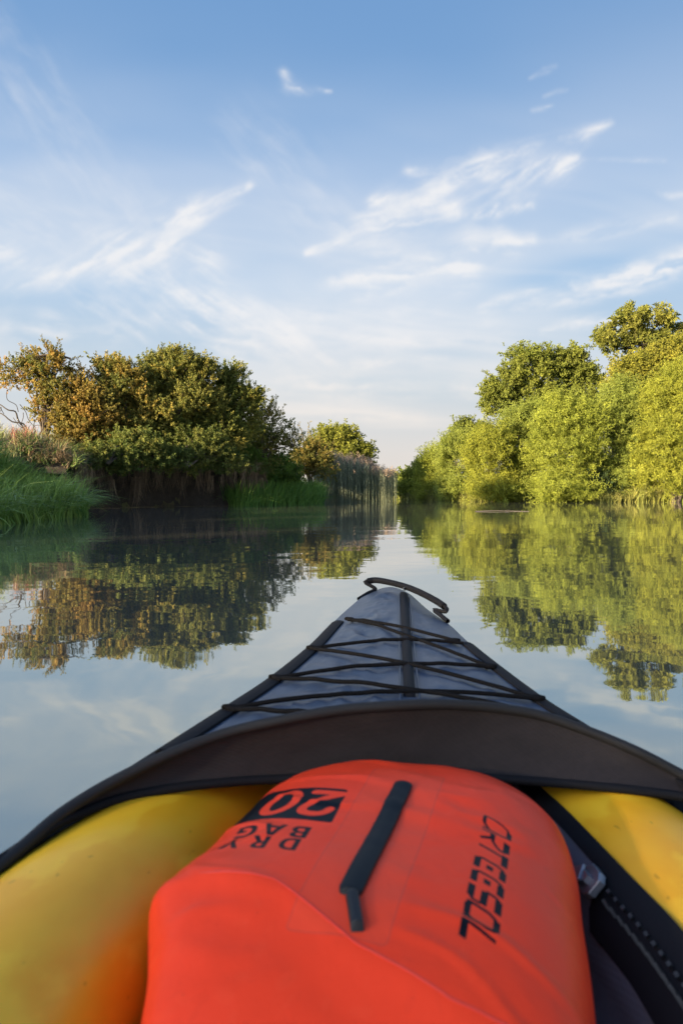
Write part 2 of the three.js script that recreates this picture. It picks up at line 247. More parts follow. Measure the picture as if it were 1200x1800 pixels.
/* One tree. blobs: [column, row, half-width, half-height, depth offset, depth half-width factor] as read off the photograph at distance Z ahead. */
function tree(o) {
  const r = rng(o.seed), Z = o.Z, s = Z / F, base = [X(o.foot[0], Z), 0, -Z - (o.back ?? 0)];
  base[1] = o.foot[1] != null ? Y(o.foot[1], Z) : groundHeight(base[0], base[2]) - 0.1;
  const t = group(o.name, o.label, o.category ?? 'tree', base, o.group), B = new THREE.Vector3(...base);
  const places = [], limbs = [], twigs = [], inset = o.inset ?? 0.36;
  const blobs = o.blobs.map(([px, py, rx, ry, dz = 0, fz = 0.85]) => ({ c: new THREE.Vector3(X(px, Z), Y(py, Z), -Z - (o.back ?? 0) - dz).sub(B), r: new THREE.Vector3(Math.max(rx * s * 0.55, rx * s - inset), Math.max(ry * s * 0.55, ry * s - inset), Math.max(rx * s * fz * 0.55, rx * s * fz - inset)) }));
  const cl = o.clump ?? 0.5;
  for (const b of blobs) {
    const fork = new THREE.Vector3(b.c.x * 0.35 + (r() - 0.5) * 0.3, Math.max(0.3, b.c.y - b.r.y * 0.75), b.c.z * 0.4 + (r() - 0.5) * 0.3), heart = b.c.clone().addScaledVector(UPV, -b.r.y * 0.25);
    const lr = clamp(0.05 * Math.cbrt(b.r.x * b.r.y * b.r.z) + 0.02, 0.03, 0.12) * (o.thick ?? 1);
    limbs.push(limb([[0, 0, 0], [fork.x * 0.55 + (r() - 0.5) * 0.15, fork.y * 0.6, fork.z * 0.55], fork.toArray(), heart.toArray()], lr * 1.5, lr * 0.5, 6));
    const R0 = b.r.clone().addScalar(inset), area = (R0.x * R0.y + R0.y * R0.z + R0.x * R0.z) * 4.2, n = Math.max(5, Math.round(area * (o.clumps ?? 1.5)));
    for (let k = 0; k < n; k++) {
      const d = new THREE.Vector3(r() * 2 - 1, r() * 2 - 1, r() * 2 - 1); if (d.lengthSq() > 1 || d.lengthSq() < 0.02) { k--; continue; } d.normalize();
      const f = 0.5 + 0.55 * Math.pow(r(), 0.55), ragged = (o.ragged ?? 0.18) * (r() - 0.4) * 1.6, c = b.c.clone().add(new THREE.Vector3(d.x * b.r.x, d.y * b.r.y, d.z * b.r.z).multiplyScalar(f + (f > 0.9 ? ragged : 0)));
      if (o.floor != null && c.y + B.y < o.floor) { if (r() < 0.8) continue; c.y = o.floor - B.y + r() * 0.3; }
      const R = cl * (0.55 + 0.8 * r()), hue = r(), m = Math.round((o.sprays ?? 26) * (0.6 + 0.8 * r()) * R / cl);
      if (r() < (o.branchy ?? 0.25)) { const k2 = heart.clone().lerp(c, 0.5).add(new THREE.Vector3((r() - 0.5) * 0.3, 0.1 + (r() - 0.5) * 0.3, (r() - 0.5) * 0.3)); twigs.push(limb([heart.toArray(), k2.toArray(), c.clone().addScaledVector(d, R * 0.7).toArray()], 0.022 * (o.thick ?? 1), 0.005, 4)); }
      for (let q = 0; q < m; q++) {
        const e = new THREE.Vector3(r() + r() + r() - 1.5, (r() + r() + r() - 1.5) * (o.flat ?? 0.9), r() + r() + r() - 1.5).multiplyScalar(R * 0.95), p = c.clone().add(e);
        if (p.y + B.y < 0.03) continue;
        const dir = d.clone().multiplyScalar(0.6).add(e.multiplyScalar(0.6 / R)).add(new THREE.Vector3((r() - 0.5), (o.rise ?? 0.5) + (r() - 0.5), (r() - 0.5))).normalize();
        places.push([p, dir, (o.size ?? 1) * (0.65 + 0.7 * r()), hue, r(), r() * 6.283]);
      }
    }
  }
  for (let k = 0; k < (o.shoots ?? 0); k++) {   // single twigs that stand out of the crown
    const b = blobs[Math.floor(r() * blobs.length)], w = r() * 6.283, el = 0.15 + 1.3 * r(), d = new THREE.Vector3(Math.cos(w) * Math.cos(el), Math.sin(el), Math.sin(w) * Math.cos(el)), a = b.c.clone().add(d.clone().multiply(b.r).multiplyScalar(0.8)), dir = d.clone().add(new THREE.Vector3((r() - 0.5) * 0.9, 0.3, (r() - 0.5) * 0.9)).normalize(), L = (o.shoot ?? 0.9) * (0.5 + 0.7 * r());
    const m = a.clone().addScaledVector(dir, L * 0.5).add(new THREE.Vector3((r() - 0.5) * 0.12, 0, (r() - 0.5) * 0.12)), e = a.clone().addScaledVector(dir, L); twigs.push(limb([a, m, e], 0.012, 0.004, 3));
    const hue = r(); for (let q = 0; q < 8; q++) { const t = 0.15 + 0.85 * r(), p = (t < 0.5 ? a.clone().lerp(m, t * 2) : m.clone().lerp(e, t * 2 - 1)); places.push([p, dir.clone().add(new THREE.Vector3(r() - 0.5, r() - 0.5, r() - 0.5).multiplyScalar(1.6)).normalize(), (o.size ?? 1) * (0.35 + 0.35 * r()), hue, r(), r() * 6.283]); }
  }
  part('trunk', merge([...limbs, ...(o.extra ?? []).map((l) => limb(l.map(([px, py, dz = 0]) => new THREE.Vector3(X(px, Z), Y(py, Z), -Z - dz).sub(B)), o.extraR?.[0] ?? 0.05, o.extraR?.[1] ?? 0.02, 6))]), o.bark ?? barkMat, t);
  if (twigs.length) part('branches', merge(twigs), o.bark ?? barkMat, t, { kind: 'stuff' });
  const crown = shade(new THREE.InstancedMesh(SPRAY[o.spray], leafMat, places.length)); crown.name = 'crown'; crown.userData.kind = 'stuff';
  const col = new THREE.Color(), tq = new THREE.Quaternion();
  places.forEach(([p, dir, size, hue, v, roll], i) => {
    tmpQ.setFromUnitVectors(UPV, dir).multiply(tq.setFromAxisAngle(UPV, roll)); crown.setMatrixAt(i, tmpM.compose(p, tmpQ, tmpS.setScalar(size)));
    const [a, b, c] = o.colors, autumn = o.autumn ? clamp(o.autumn(p.x + B.x, p.y + B.y, hue, v), 0, 1) : 0, k = 0.7 * hue + 0.3 * v;
    const g = [0, 1, 2].map((j) => lerp(lerp(a[j], b[j], k), (c ?? b)[j], autumn) * (0.8 + 0.4 * v)); crown.setColorAt(i, col.setRGB(...g));
  });
  t.add(crown);
  return t;
}
const WILLOW = [[0.165, 0.205, 0.022], [0.29, 0.325, 0.042]], OAKISH = [[0.11, 0.155, 0.020], [0.20, 0.24, 0.032]], OLIVE = [[0.15, 0.165, 0.018], [0.26, 0.25, 0.03]];
const GREYWILLOW = [[0.155, 0.20, 0.028], [0.27, 0.31, 0.055]], GOLDWILLOW = [[0.175, 0.205, 0.020], [0.31, 0.325, 0.038]];
const HAW = [[0.115, 0.142, 0.030], [0.225, 0.238, 0.045], [0.36, 0.19, 0.045]];
const RIGHTSET = 'trees along the right bank', LEFTSET = 'bushes and trees on the left bank';

// right bank, from the far bend to the right edge of the picture
tree({ seed: 101, name: 'willow_tree', label: 'small round willow farthest along the right bank, beside the reed tips', group: RIGHTSET, Z: 46, foot: [728, null], spray: 'broad', colors: OAKISH, clumps: 2.2, sprays: 24, blobs: [[722, 845, 22, 30], [740, 828, 20, 26], [716, 862, 14, 14, -0.5]] });
tree({ seed: 102, name: 'willow_tree', label: 'low bushy willow, second from the far end of the right bank', group: RIGHTSET, Z: 44, foot: [770, null], spray: 'willow', colors: WILLOW, clumps: 2, sprays: 26, blobs: [[768, 838, 36, 40], [765, 808, 24, 24], [755, 864, 22, 16, -0.8]] });
tree({ seed: 103, name: 'willow_tree', label: 'sloping willow in the far row of the right bank, third from its end', group: RIGHTSET, Z: 42, foot: [808, null], spray: 'willow', colors: GREYWILLOW, clumps: 2, sprays: 26, blobs: [[806, 820, 40, 52], [800, 788, 26, 28], [805, 862, 36, 18, -0.8]] });
tree({ seed: 104, name: 'alder_tree', label: 'darker alder top rising just behind the middle willows', group: RIGHTSET, Z: 44, back: 3, foot: [838, null], spray: 'broad', colors: [[0.10, 0.135, 0.02], [0.17, 0.20, 0.03]], clumps: 1.8, sprays: 26, blobs: [[838, 772, 34, 34], [832, 750, 20, 16], [868, 760, 24, 24]] });
tree({ seed: 105, name: 'willow_tree', label: 'broad willow below the dark alder top, touching the water', group: RIGHTSET, Z: 38.2, foot: [860, null], spray: 'willow', colors: GOLDWILLOW, clumps: 2, sprays: 26, blobs: [[862, 810, 48, 60], [860, 775, 32, 30], [862, 862, 46, 18, -0.7]] });
tree({ seed: 106, name: 'willow_tree', label: 'tall yellow-green willow in front of the lone high crown', group: RIGHTSET, Z: 39.6, foot: [918, null], spray: 'willow', colors: GREYWILLOW, clumps: 2, sprays: 26, blobs: [[915, 795, 46, 70], [905, 748, 30, 32], [940, 735, 24, 24], [920, 862, 46, 18, -0.8]] });
tree({ seed: 107, shoots: 40, shoot: 1.0, inset: 0.4, name: 'poplar_tree', label: 'high airy tree whose round crown stands above the willow row', group: RIGHTSET, Z: 46, foot: [955, null], back: 2, spray: 'broad', size: 1.15, colors: [[0.12, 0.155, 0.022], [0.21, 0.235, 0.034]], clumps: 1.3, clump: 0.48, sprays: 24, branchy: 0.5, ragged: 0.3, thick: 1.5,
  blobs: [[902, 668, 44, 38], [940, 634, 44, 34], [985, 628, 40, 30], [1025, 638, 38, 38], [1048, 662, 26, 36], [965, 690, 64, 36], [884, 702, 32, 28], [1030, 705, 44, 36], [955, 745, 50, 30]] });
tree({ seed: 108, name: 'willow_tree', label: 'plump willow below the high round crown, middle of the right bank', group: RIGHTSET, Z: 36.6, foot: [990, null], spray: 'willow', colors: WILLOW, clumps: 2, sprays: 26, blobs: [[985, 785, 56, 74], [985, 735, 40, 38], [1012, 770, 44, 66], [975, 862, 62, 20, -0.6]] });
tree({ seed: 109, name: 'willow_tree', label: 'pale feathery willow over the dark gap at the right waterline', group: RIGHTSET, Z: 37.6, foot: [1090, null], spray: 'willow', colors: GREYWILLOW, clumps: 2, sprays: 27, blobs: [[1082, 770, 50, 86], [1085, 715, 42, 44], [1110, 745, 40, 70], [1085, 850, 44, 24, -0.4]] });
tree({ seed: 110, name: 'olive_crowned_tree', label: 'dense olive tree between the high round crown and the tallest tree', group: RIGHTSET, Z: 41, foot: [1120, null], spray: 'broad', colors: OLIVE, clumps: 1.8, sprays: 26, blobs: [[1112, 668, 50, 40], [1155, 650, 52, 44], [1195, 632, 44, 44], [1095, 705, 36, 40], [1165, 705, 70, 60], [1240, 640, 50, 60]] });
tree({ seed: 111, shoots: 26, shoot: 1.1, inset: 0.45, name: 'chestnut_tree', label: 'tallest tree, open large-leaved crown at the right edge of the photo', group: RIGHTSET, Z: 44, foot: [1165, null], back: 3, spray: 'large', colors: [[0.12, 0.15, 0.022], [0.22, 0.22, 0.034]], clumps: 0.72, clump: 0.40, sprays: 15, ragged: 0.4, branchy: 0.9, thick: 1.3,
  blobs: [[1112, 570, 36, 28], [1140, 545, 38, 28], [1182, 556, 42, 36], [1098, 590, 24, 18], [1155, 588, 40, 26], [1215, 585, 44, 44], [1185, 630, 50, 36]] });
tree({ seed: 112, name: 'willow_tree', label: 'large bright willow filling the right edge below the tallest tree', group: RIGHTSET, Z: 35.9, foot: [1185, null], spray: 'willow', colors: GOLDWILLOW, clumps: 2, sprays: 27, blobs: [[1170, 760, 50, 80], [1200, 700, 46, 60], [1160, 712, 34, 44], [1225, 790, 60, 80], [1165, 838, 44, 30]] });
tree({ seed: 113, name: 'willow_tree', label: 'willow cut by the right edge of the photo, behind bank grass', group: RIGHTSET, Z: 37, foot: [1270, null], spray: 'willow', colors: WILLOW, clumps: 1.8, sprays: 24, blobs: [[1270, 740, 60, 100], [1260, 670, 50, 60], [1290, 840, 60, 40]] });
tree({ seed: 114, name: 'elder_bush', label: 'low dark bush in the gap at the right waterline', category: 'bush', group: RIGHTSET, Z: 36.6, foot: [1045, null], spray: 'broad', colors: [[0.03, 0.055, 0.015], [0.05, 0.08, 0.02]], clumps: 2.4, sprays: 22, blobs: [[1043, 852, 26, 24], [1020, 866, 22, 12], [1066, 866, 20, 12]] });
tree({ seed: 115, name: 'willow_tree', label: 'hazy tree far behind the reed tips at the river bend', group: RIGHTSET, Z: 66, foot: [690, null], spray: 'broad', size: 1.3, colors: OAKISH, clumps: 1.5, sprays: 20, blobs: [[690, 848, 26, 16], [655, 850, 30, 14], [708, 852, 18, 18]] });

// left bank
const sunny = (lim, soft) => (x, y, hue, v) => smooth(lim + soft, lim - soft, x) * (0.35 + 0.9 * hue) * (0.6 + 0.6 * v);
tree({ seed: 201, shoot: 0.5, shoots: 46, inset: 0.26, name: 'hawthorn_tree', label: 'leaning hawthorn at the left edge with bare curved trunk and open twigs', group: LEFTSET, Z: 24.5, foot: [80, 785], spray: 'small', size: 1, colors: HAW, autumn: (x, y, h, v) => 0.75 * h * v + 0.25 * h, clumps: 2.6, clump: 0.22, sprays: 12, ragged: 0.5, branchy: 0.8, thick: 0.8, rise: 0.3,
  extra: [[[80, 785], [88, 740], [84, 700], [70, 660], [40, 625]], [[86, 735], [110, 715], [122, 700]], [[40, 640], [95, 625], [128, 632]]], extraR: [0.085, 0.03], blobs: [[28, 652, 36, 26], [70, 664, 36, 28], [96, 680, 30, 34], [98, 645, 34, 12], [62, 632, 20, 14], [92, 628, 10, 12], [85, 720, 26, 34], [112, 700, 26, 26]] });
tree({ seed: 202, shoot: 0.5, shoots: 26, inset: 0.26, name: 'hawthorn_bush', label: 'rust-brown hawthorn lit by the sun, just right of the leaning trunk', category: 'bush', group: LEFTSET, Z: 24.6, foot: [135, 800], spray: 'small', colors: HAW, autumn: (x, y, h, v) => 0.2 + 0.5 * h, clumps: 3.2, clump: 0.28, sprays: 24, ragged: 0.35, branchy: 0.5, blobs: [[125, 715, 38, 46], [150, 690, 36, 40], [140, 765, 36, 36], [165, 740, 40, 50]] });
tree({ seed: 203, shoot: 0.5, shoots: 30, inset: 0.26, name: 'hawthorn_bush', label: 'wide brownish green hawthorn between the rust-brown bush and the highest one', category: 'bush', group: LEFTSET, Z: 25.5, foot: [215, 800], spray: 'small', colors: HAW, autumn: (x, y, h, v) => 0.5 * h * (0.4 + 0.8 * v), clumps: 3.4, clump: 0.28, sprays: 24, ragged: 0.35, branchy: 0.5, blobs: [[205, 690, 44, 44], [190, 655, 24, 20], [225, 660, 34, 26], [225, 735, 56, 56], [180, 770, 40, 34, -0.6]] });
tree({ seed: 204, shoot: 0.5, shoots: 46, inset: 0.26, name: 'hawthorn_tree', label: 'highest hawthorn of the left bank with spiky top twigs', group: LEFTSET, Z: 26.5, foot: [305, 800], spray: 'small', colors: HAW, autumn: (x, y, h, v) => 0.35 * h * v, clumps: 3.2, clump: 0.28, sprays: 24, ragged: 0.5, branchy: 0.6, blobs: [[305, 668, 46, 44], [290, 640, 26, 22], [330, 640, 32, 22], [360, 658, 30, 24], [265, 655, 20, 30], [300, 730, 66, 56], [350, 700, 44, 50], [275, 770, 50, 40, -0.6]] });
tree({ seed: 205, shoot: 0.5, shoots: 30, inset: 0.26, name: 'hawthorn_bush', label: 'dark green hawthorn sloping down right of the highest one', category: 'bush', group: LEFTSET, Z: 27.5, foot: [395, 810], spray: 'small', colors: [[0.10, 0.135, 0.026], [0.20, 0.225, 0.04], [0.34, 0.20, 0.045]], autumn: (x, y, h, v) => 0.4 * h * v, clumps: 3.2, clump: 0.28, sprays: 24, ragged: 0.4, branchy: 0.5, blobs: [[390, 700, 40, 46], [405, 665, 22, 24], [385, 760, 56, 56, -0.4], [425, 730, 36, 42], [440, 700, 16, 16]] });
tree({ seed: 206, shoot: 0.5, shoots: 46, inset: 0.26, name: 'hawthorn_bush', label: 'thin dark hawthorn with airy twigs at the low end of the bush row', category: 'bush', group: LEFTSET, Z: 29, foot: [460, 820], spray: 'small', colors: [[0.10, 0.13, 0.026], [0.20, 0.215, 0.04], [0.34, 0.21, 0.045]], autumn: (x, y, h, v) => 0.6 * h * v, clumps: 1.8, clump: 0.24, sprays: 12, ragged: 0.55, branchy: 0.7, blobs: [[455, 745, 38, 44], [485, 765, 34, 36], [460, 790, 46, 36], [478, 728, 22, 14], [515, 780, 24, 26]] });
tree({ seed: 207, shoots: 20, inset: 0.26, name: 'brown_shrub', label: 'low rusty shrub between the bush row and the small round tree', category: 'bush', group: LEFTSET, Z: 33, foot: [545, null], spray: 'small', colors: [[0.11, 0.125, 0.026], [0.21, 0.20, 0.04], [0.34, 0.18, 0.045]], autumn: (x, y, h, v) => 0.5 * h * v, clumps: 2.4, clump: 0.3, sprays: 16, ragged: 0.4, branchy: 0.5, blobs: [[535, 790, 28, 24], [552, 806, 36, 30], [525, 820, 34, 28], [575, 822, 30, 22]] });
tree({ seed: 208, shoots: 30, inset: 0.3, name: 'round_tree', label: 'small sunlit tree standing alone behind the reeds', group: LEFTSET, Z: 40, back: 1.5, foot: [600, null], spray: 'broad', colors: [[0.13, 0.16, 0.022], [0.25, 0.26, 0.034]], clumps: 1.9, clump: 0.42, sprays: 22, ragged: 0.35, branchy: 0.4, blobs: [[590, 785, 44, 34], [620, 790, 34, 30], [575, 775, 28, 24], [600, 768, 30, 20], [640, 800, 16, 20], [600, 820, 48, 24]] });
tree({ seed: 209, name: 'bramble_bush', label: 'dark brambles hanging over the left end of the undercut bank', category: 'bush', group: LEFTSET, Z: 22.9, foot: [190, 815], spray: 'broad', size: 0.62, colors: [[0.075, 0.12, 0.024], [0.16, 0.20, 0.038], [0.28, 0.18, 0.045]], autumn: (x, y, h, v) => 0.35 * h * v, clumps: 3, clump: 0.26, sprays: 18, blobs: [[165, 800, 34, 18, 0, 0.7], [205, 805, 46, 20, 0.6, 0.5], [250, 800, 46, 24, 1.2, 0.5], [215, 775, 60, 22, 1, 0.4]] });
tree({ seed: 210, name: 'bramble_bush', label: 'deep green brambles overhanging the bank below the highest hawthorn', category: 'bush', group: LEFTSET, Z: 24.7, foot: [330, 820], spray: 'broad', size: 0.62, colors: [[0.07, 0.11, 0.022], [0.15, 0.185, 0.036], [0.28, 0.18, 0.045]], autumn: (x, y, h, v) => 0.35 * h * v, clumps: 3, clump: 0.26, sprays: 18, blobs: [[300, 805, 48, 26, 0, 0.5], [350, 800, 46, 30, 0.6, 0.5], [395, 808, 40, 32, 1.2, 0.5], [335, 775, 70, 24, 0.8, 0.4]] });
tree({ seed: 211, name: 'nettle_patch', label: 'lush green undergrowth where the bush row meets the bright grass', category: 'bush', group: LEFTSET, Z: 28.5, foot: [450, 835], spray: 'broad', size: 0.6, colors: [[0.07, 0.14, 0.022], [0.15, 0.24, 0.036]], clumps: 3, clump: 0.26, sprays: 18, blobs: [[440, 812, 34, 26], [480, 815, 40, 26, 1], [505, 828, 30, 20, 2]] });
tree({ seed: 212, name: 'added_shade_tree', label: 'added tree shading the reeds, hidden behind the highest hawthorn', group: LEFTSET, Z: 33, foot: [290, null], spray: 'broad', colors: OAKISH, clumps: 1.6, sprays: 22, blobs: [[285, 730, 60, 60], [300, 690, 46, 36]] });  // three unseen trees added behind the bush row to keep sun off the reeds
tree({ seed: 213, name: 'added_shade_tree', label: 'added tree shading the reeds, hidden behind the rust-brown hawthorn', group: LEFTSET, Z: 34, foot: [190, null], spray: 'broad', colors: OAKISH, clumps: 1.6, sprays: 22, blobs: [[190, 740, 60, 50], [205, 700, 40, 36]] });
tree({ seed: 214, name: 'added_shade_tree', label: 'added tree shading the reeds, hidden behind the dark sloping hawthorn', group: LEFTSET, Z: 34, foot: [385, null], spray: 'broad', colors: OAKISH, clumps: 1.6, sprays: 22, blobs: [[385, 745, 50, 46], [420, 775, 46, 36]] });
{
  // the leafless shrub at the left edge, against the low sky
  const Z = 23, lines = [[[-30, 700], [5, 712], [20, 722], [30, 724], [32, 738], [44, 758], [52, 790]], [[-10, 728], [8, 728], [25, 742], [42, 745], [50, 765], [54, 795]], [[18, 690], [18, 704], [30, 712], [32, 724]], [[28, 735], [40, 752], [46, 748]], [[58, 795], [60, 765], [59, 745], [66, 735]], [[66, 790], [68, 768], [74, 752], [70, 740]], [[62, 752], [50, 738], [48, 725], [40, 712]], [[-5, 720], [4, 716], [6, 724]], [[8, 728], [2, 715], [-6, 712]], [[60, 760], [64, 750], [72, 748]], [[42, 745], [46, 735], [44, 726]]];
  const t = group('leafless_shrub', 'leafless crooked shrub against the sky at the left edge', 'shrub', [X(50, Z), groundHeight(X(50, Z), -Z) - 0.1, -Z]), B = t.position.clone();
  lines.forEach((l, i) => { const p = l.map(([a, b], k) => new THREE.Vector3(X(a, Z), Y(b, Z), -Z + Math.sin(i * 7 + k) * 0.12).sub(B)); if (l[l.length - 1][1] > 780) p[p.length - 1].y = Math.min(p[p.length - 1].y, 0.05); part(i < 2 ? 'stem' : 'branch', limb(p, i < 2 ? 0.014 : 0.010, i < 2 ? 0.034 : 0.012, 5), greyBark, t); });
}
{
  // trees on the left bank beside and behind the kayak: out of the picture, they keep the low sun off the boat and the near grass
  const spots = [[-17, -6.5, 5.6], [-17.5, -1.5, 6.6], [-17, 3.5, 7.2], [-17, 8, 7.4], [-16, 12.5, 7.4], [-21, 8, 8.2], [-19.5, -9.5, 5.4], [-15, 17, 7.4]];
  const kinds = ['nearest the picture', 'second back from the picture', 'beside the kayak', 'behind the kayak', 'in the second row', 'farthest from the water', 'above the long grass', 'farthest behind the kayak'];
  spots.forEach(([x, z, h], i) => {
    const Z = 20, px = (v) => 600 + v / Z * F, py = (v) => HORIZON - (v - EYE) / Z * F, k = F / Z;
    const t = tree({ seed: 301 + i, name: 'bank_willow', label: `tall willow of the left bank outside the photo, ${kinds[i]}`, group: LEFTSET, Z, foot: [px(x), py(1.6)], spray: 'willow', size: 1.3, colors: WILLOW, clumps: 0.75, clump: 0.6, sprays: 16, blobs: [[px(x), py(h - 1.5), 1.9 * k, 1.5 * k], [px(x + 0.3), py(h - 3.0), 2.4 * k, 1.8 * k], [px(x - 0.5), py(2.2), 2.2 * k, 1.8 * k]] });
    t.position.z = z;
  });
}

// ---------------------------------------------------------------- grass, reeds, hanging roots
function tuft(seed, n, len, wid, droop, spread) {   // arching blades from one root
  const r = rng(seed), pos = [], idx = [];
  for (let k = 0; k < n; k++) {
    const w = r() * 6.283, L = len * (0.55 + 0.6 * r()), lean = 0.15 + droop * r(), bx = (r() - 0.5) * spread, bz = (r() - 0.5) * spread, B = wid * (0.7 + 0.6 * r()), seg = 4, o = pos.length / 3, tw = r() * 6.283;
    for (let i = 0; i <= seg; i++) {
      const t = i / seg, out = L * lean * t * t * 0.9, up = L * (t - 0.5 * lean * t * t * t), half = B * (1 - t) ** 0.6 * 0.5 + 0.0005, x = bx + Math.cos(w) * out, z = bz + Math.sin(w) * out;
      pos.push(x + Math.cos(tw) * half, up, z + Math.sin(tw) * half, x - Math.cos(tw) * half, up, z - Math.sin(tw) * half);
      if (i) { const a = o + i * 2; idx.push(a - 2, a - 1, a, a - 1, a + 1, a); }
    }
  }
  const g = new THREE.BufferGeometry(); g.setAttribute('position', new THREE.Float32BufferAttribute(pos, 3)); g.setIndex(idx); g.computeVertexNormals(); return g;
}
const bladeMat = mat([1, 1, 1], 0.8, { transmission: 0.3, thickness: 0, specularIntensity: 0.6, side: THREE.DoubleSide });
const dryMat = mat([1, 1, 1], 0.9, { transmission: 0.2, thickness: 0, side: THREE.DoubleSide });
function stuff(name, label, category, geo, material, places, parent) {   // places: [x, y, z, scale, tilt direction, tilt, colour]
  const m = shade(new THREE.InstancedMesh(geo, material, places.length)), c = new THREE.Color(), q2 = new THREE.Quaternion(); m.name = parent ? name : numbered(name); m.userData.kind = 'stuff';
  if (!parent) Object.assign(m.userData, { label, category });
  places.forEach(([x, y, z, s, dir, tilt, rgb, spin = dir * 3, sy = 1], i) => {
    tmpQ.setFromAxisAngle(new THREE.Vector3(Math.sin(dir), 0, -Math.cos(dir)), -tilt).multiply(q2.setFromAxisAngle(UPV, spin));
    m.setMatrixAt(i, tmpM.compose(new THREE.Vector3(x, y, z), tmpQ, tmpS.set(s, s * sy, s))); m.setColorAt(i, c.setRGB(...rgb));
  });
  (parent ?? scene).add(m); return m;
}
const mixc = (a, b, t, k = 1) => a.map((v, i) => lerp(v, b[i], t) * k);
function alongBank(line, r, n, inland, fn) {   // n places along a stretch of bank, each some metres inland
  const seg = [], out = []; let total = 0;
  for (let i = 1; i < line.length; i++) { const L = Math.hypot(line[i][0] - line[i - 1][0], line[i][1] - line[i - 1][1]); seg.push([total, L, line[i - 1], line[i]]); total += L; }
  for (let k = 0; k < n; k++) {
    const s = r() * total, [at, L, a, b] = seg.find((q) => s <= q[0] + q[1]) ?? seg[seg.length - 1], t = (s - at) / L, nx = (b[1] - a[1]) / L, nz = -(b[0] - a[0]) / L, d = inland(r());
    const v = fn(a[0] + (b[0] - a[0]) * t + nx * d, a[1] + (b[1] - a[1]) * t + nz * d, d, s / total, nx, nz); if (v) out.push(v);
  }
  return out;
}
{
  const r = rng(61), line = [[-7.2, -5], [-6.7, -9], [-6.2, -13.4], [-6.3, -16.9], [-7.5, -19.9]], geo = tuft(5, 11, 1.2, 0.030, 1.25, 0.22);
  const pl = alongBank(line, r, 4600, (u) => -0.45 + 5.2 * u ** 1.15, (x, z, d, s, nx, nz) => {
    const y = Math.max(groundHeight(x, z), -0.02), out = Math.atan2(-nz, -nx), k = fbm(x * 1.3, z * 1.3, 3);
    const lean = fbm(x * 0.8 + 7, z * 0.8, 2), tall = fbm(x * 1.1 + 40, z * 1.1, 2); return [x, y - 0.03, z, (0.45 + 0.45 * r() + 0.55 * tall) * (d > 3.6 ? 0.65 : 0.9), out + (lean - 0.5) * 5 + (r() - 0.5) * 1.2, 0.05 + 0.55 * r(), mixc([0.09, 0.20, 0.022], [0.33, 0.43, 0.085], 0.4 * k + 0.6 * r() ** 1.5), r() * 6.28];
  });
  stuff('grass', 'long arching green grass on the shaded bank at the left edge', 'grass', geo, bladeMat, pl);
}
{
  const r = rng(62), line = [[-3.9, -27.6], [-2.2, -29.9], [-1.25, -32.2], [-1.3, -35]], geo = tuft(6, 12, 0.95, 0.026, 1.2, 0.25);
  const pl = alongBank(line, r, 2600, (u) => -0.35 + 3.0 * u, (x, z, d) => [x, Math.max(groundHeight(x, z), -0.02) - 0.03 + smooth(0, 2, d) * 0.25, z, 0.8 + 0.5 * r(), r() * 6.28, 0.35 * r(), mixc([0.07, 0.18, 0.025], [0.18, 0.31, 0.045], 0.5 * fbm(x * 2, z * 2, 3) + 0.5 * r()), r() * 6.28]);
  stuff('grass', 'bright green grass tongue between the undercut bank and the reeds', 'grass', geo, bladeMat, pl);
}
{
  const r = rng(63), geo = tuft(7, 12, 0.6, 0.014, 0.8, 0.3), pl = [];
  for (let k = 0; k < 3600; k++) { const x = lerp(-24, -2, r()), z = lerp(-17, -36, r()); if (!isLeft(x, z)) continue; const d = riverDistance(x, z); if (d < (z < -19 ? 0.9 : 1.8) || (z < -19 && x > -7.5)) continue; const q = fbm(x * 0.6, z * 0.6, 3); pl.push([x, groundHeight(x, z) - 0.03, z, 0.6 + 0.6 * r(), r() * 6.28, 0.3 * r(), mixc([0.14, 0.17, 0.05], [0.27, 0.22, 0.10], q, 0.8 + 0.4 * r())]); }
  stuff('dry_grass', 'sunlit straw-coloured grass on the bank top behind the left edge', 'grass', geo, dryMat, pl);
  const dock = tuft(8, 7, 1.0, 0.03, 0.35, 0.2), dp = [];
  for (let k = 0; k < 16; k++) { const Z = 20 + 2.5 * r(), x = X(lerp(22, 64, r()), Z); dp.push([x, groundHeight(x, -Z) - 0.05, -Z, 0.4 + 0.4 * r(), r() * 6.28, 0.2 * r(), mixc([0.20, 0.055, 0.05], [0.30, 0.12, 0.08], r())]); }
  stuff('dock_stems', 'reddish dried dock stems standing in front of the leafless shrub', 'weeds', dock, dryMat, dp);
}
{
  // long grass and sedge along the sunny right waterline
  const r = rng(64), line = RIGHTBANK.slice(3, 12), geo = tuft(9, 12, 0.85, 0.028, 1.0, 0.3);
  const pl = alongBank(line, r, 3600, (u) => -0.35 + 1.5 * u, (x, z, d, s) => [x, Math.max(groundHeight(x, z), -0.02) - 0.03, z, 0.45 + 0.75 * r() * (0.4 + fbm(x * 0.5, z * 0.5, 2) * 1.2), r() * 6.28, 0.4 * r(), mixc([0.10, 0.14, 0.025], [0.26, 0.24, 0.055], 0.5 * fbm(x, z, 3) + 0.5 * r()), r() * 6.28]);
  const n = 900; for (let k = 0; k < n; k++) { const px = lerp(1110, 1300, Math.pow(r(), 0.8)), Z = 35.3 + 2.2 * r(), x = X(px, Z), z = -Z; if (riverDistance(x, z) < -0.4) continue; pl.push([x, Math.max(0, groundHeight(x, z)), z, 1.0 + 0.6 * r(), r() * 6.28, 0.4 * r(), mixc([0.16, 0.19, 0.03], [0.30, 0.28, 0.06], r()), r() * 6.28]); }
  stuff('waterside_grass', 'yellow-green sunlit grass fringe along the right waterline', 'grass', geo, bladeMat, pl);
}
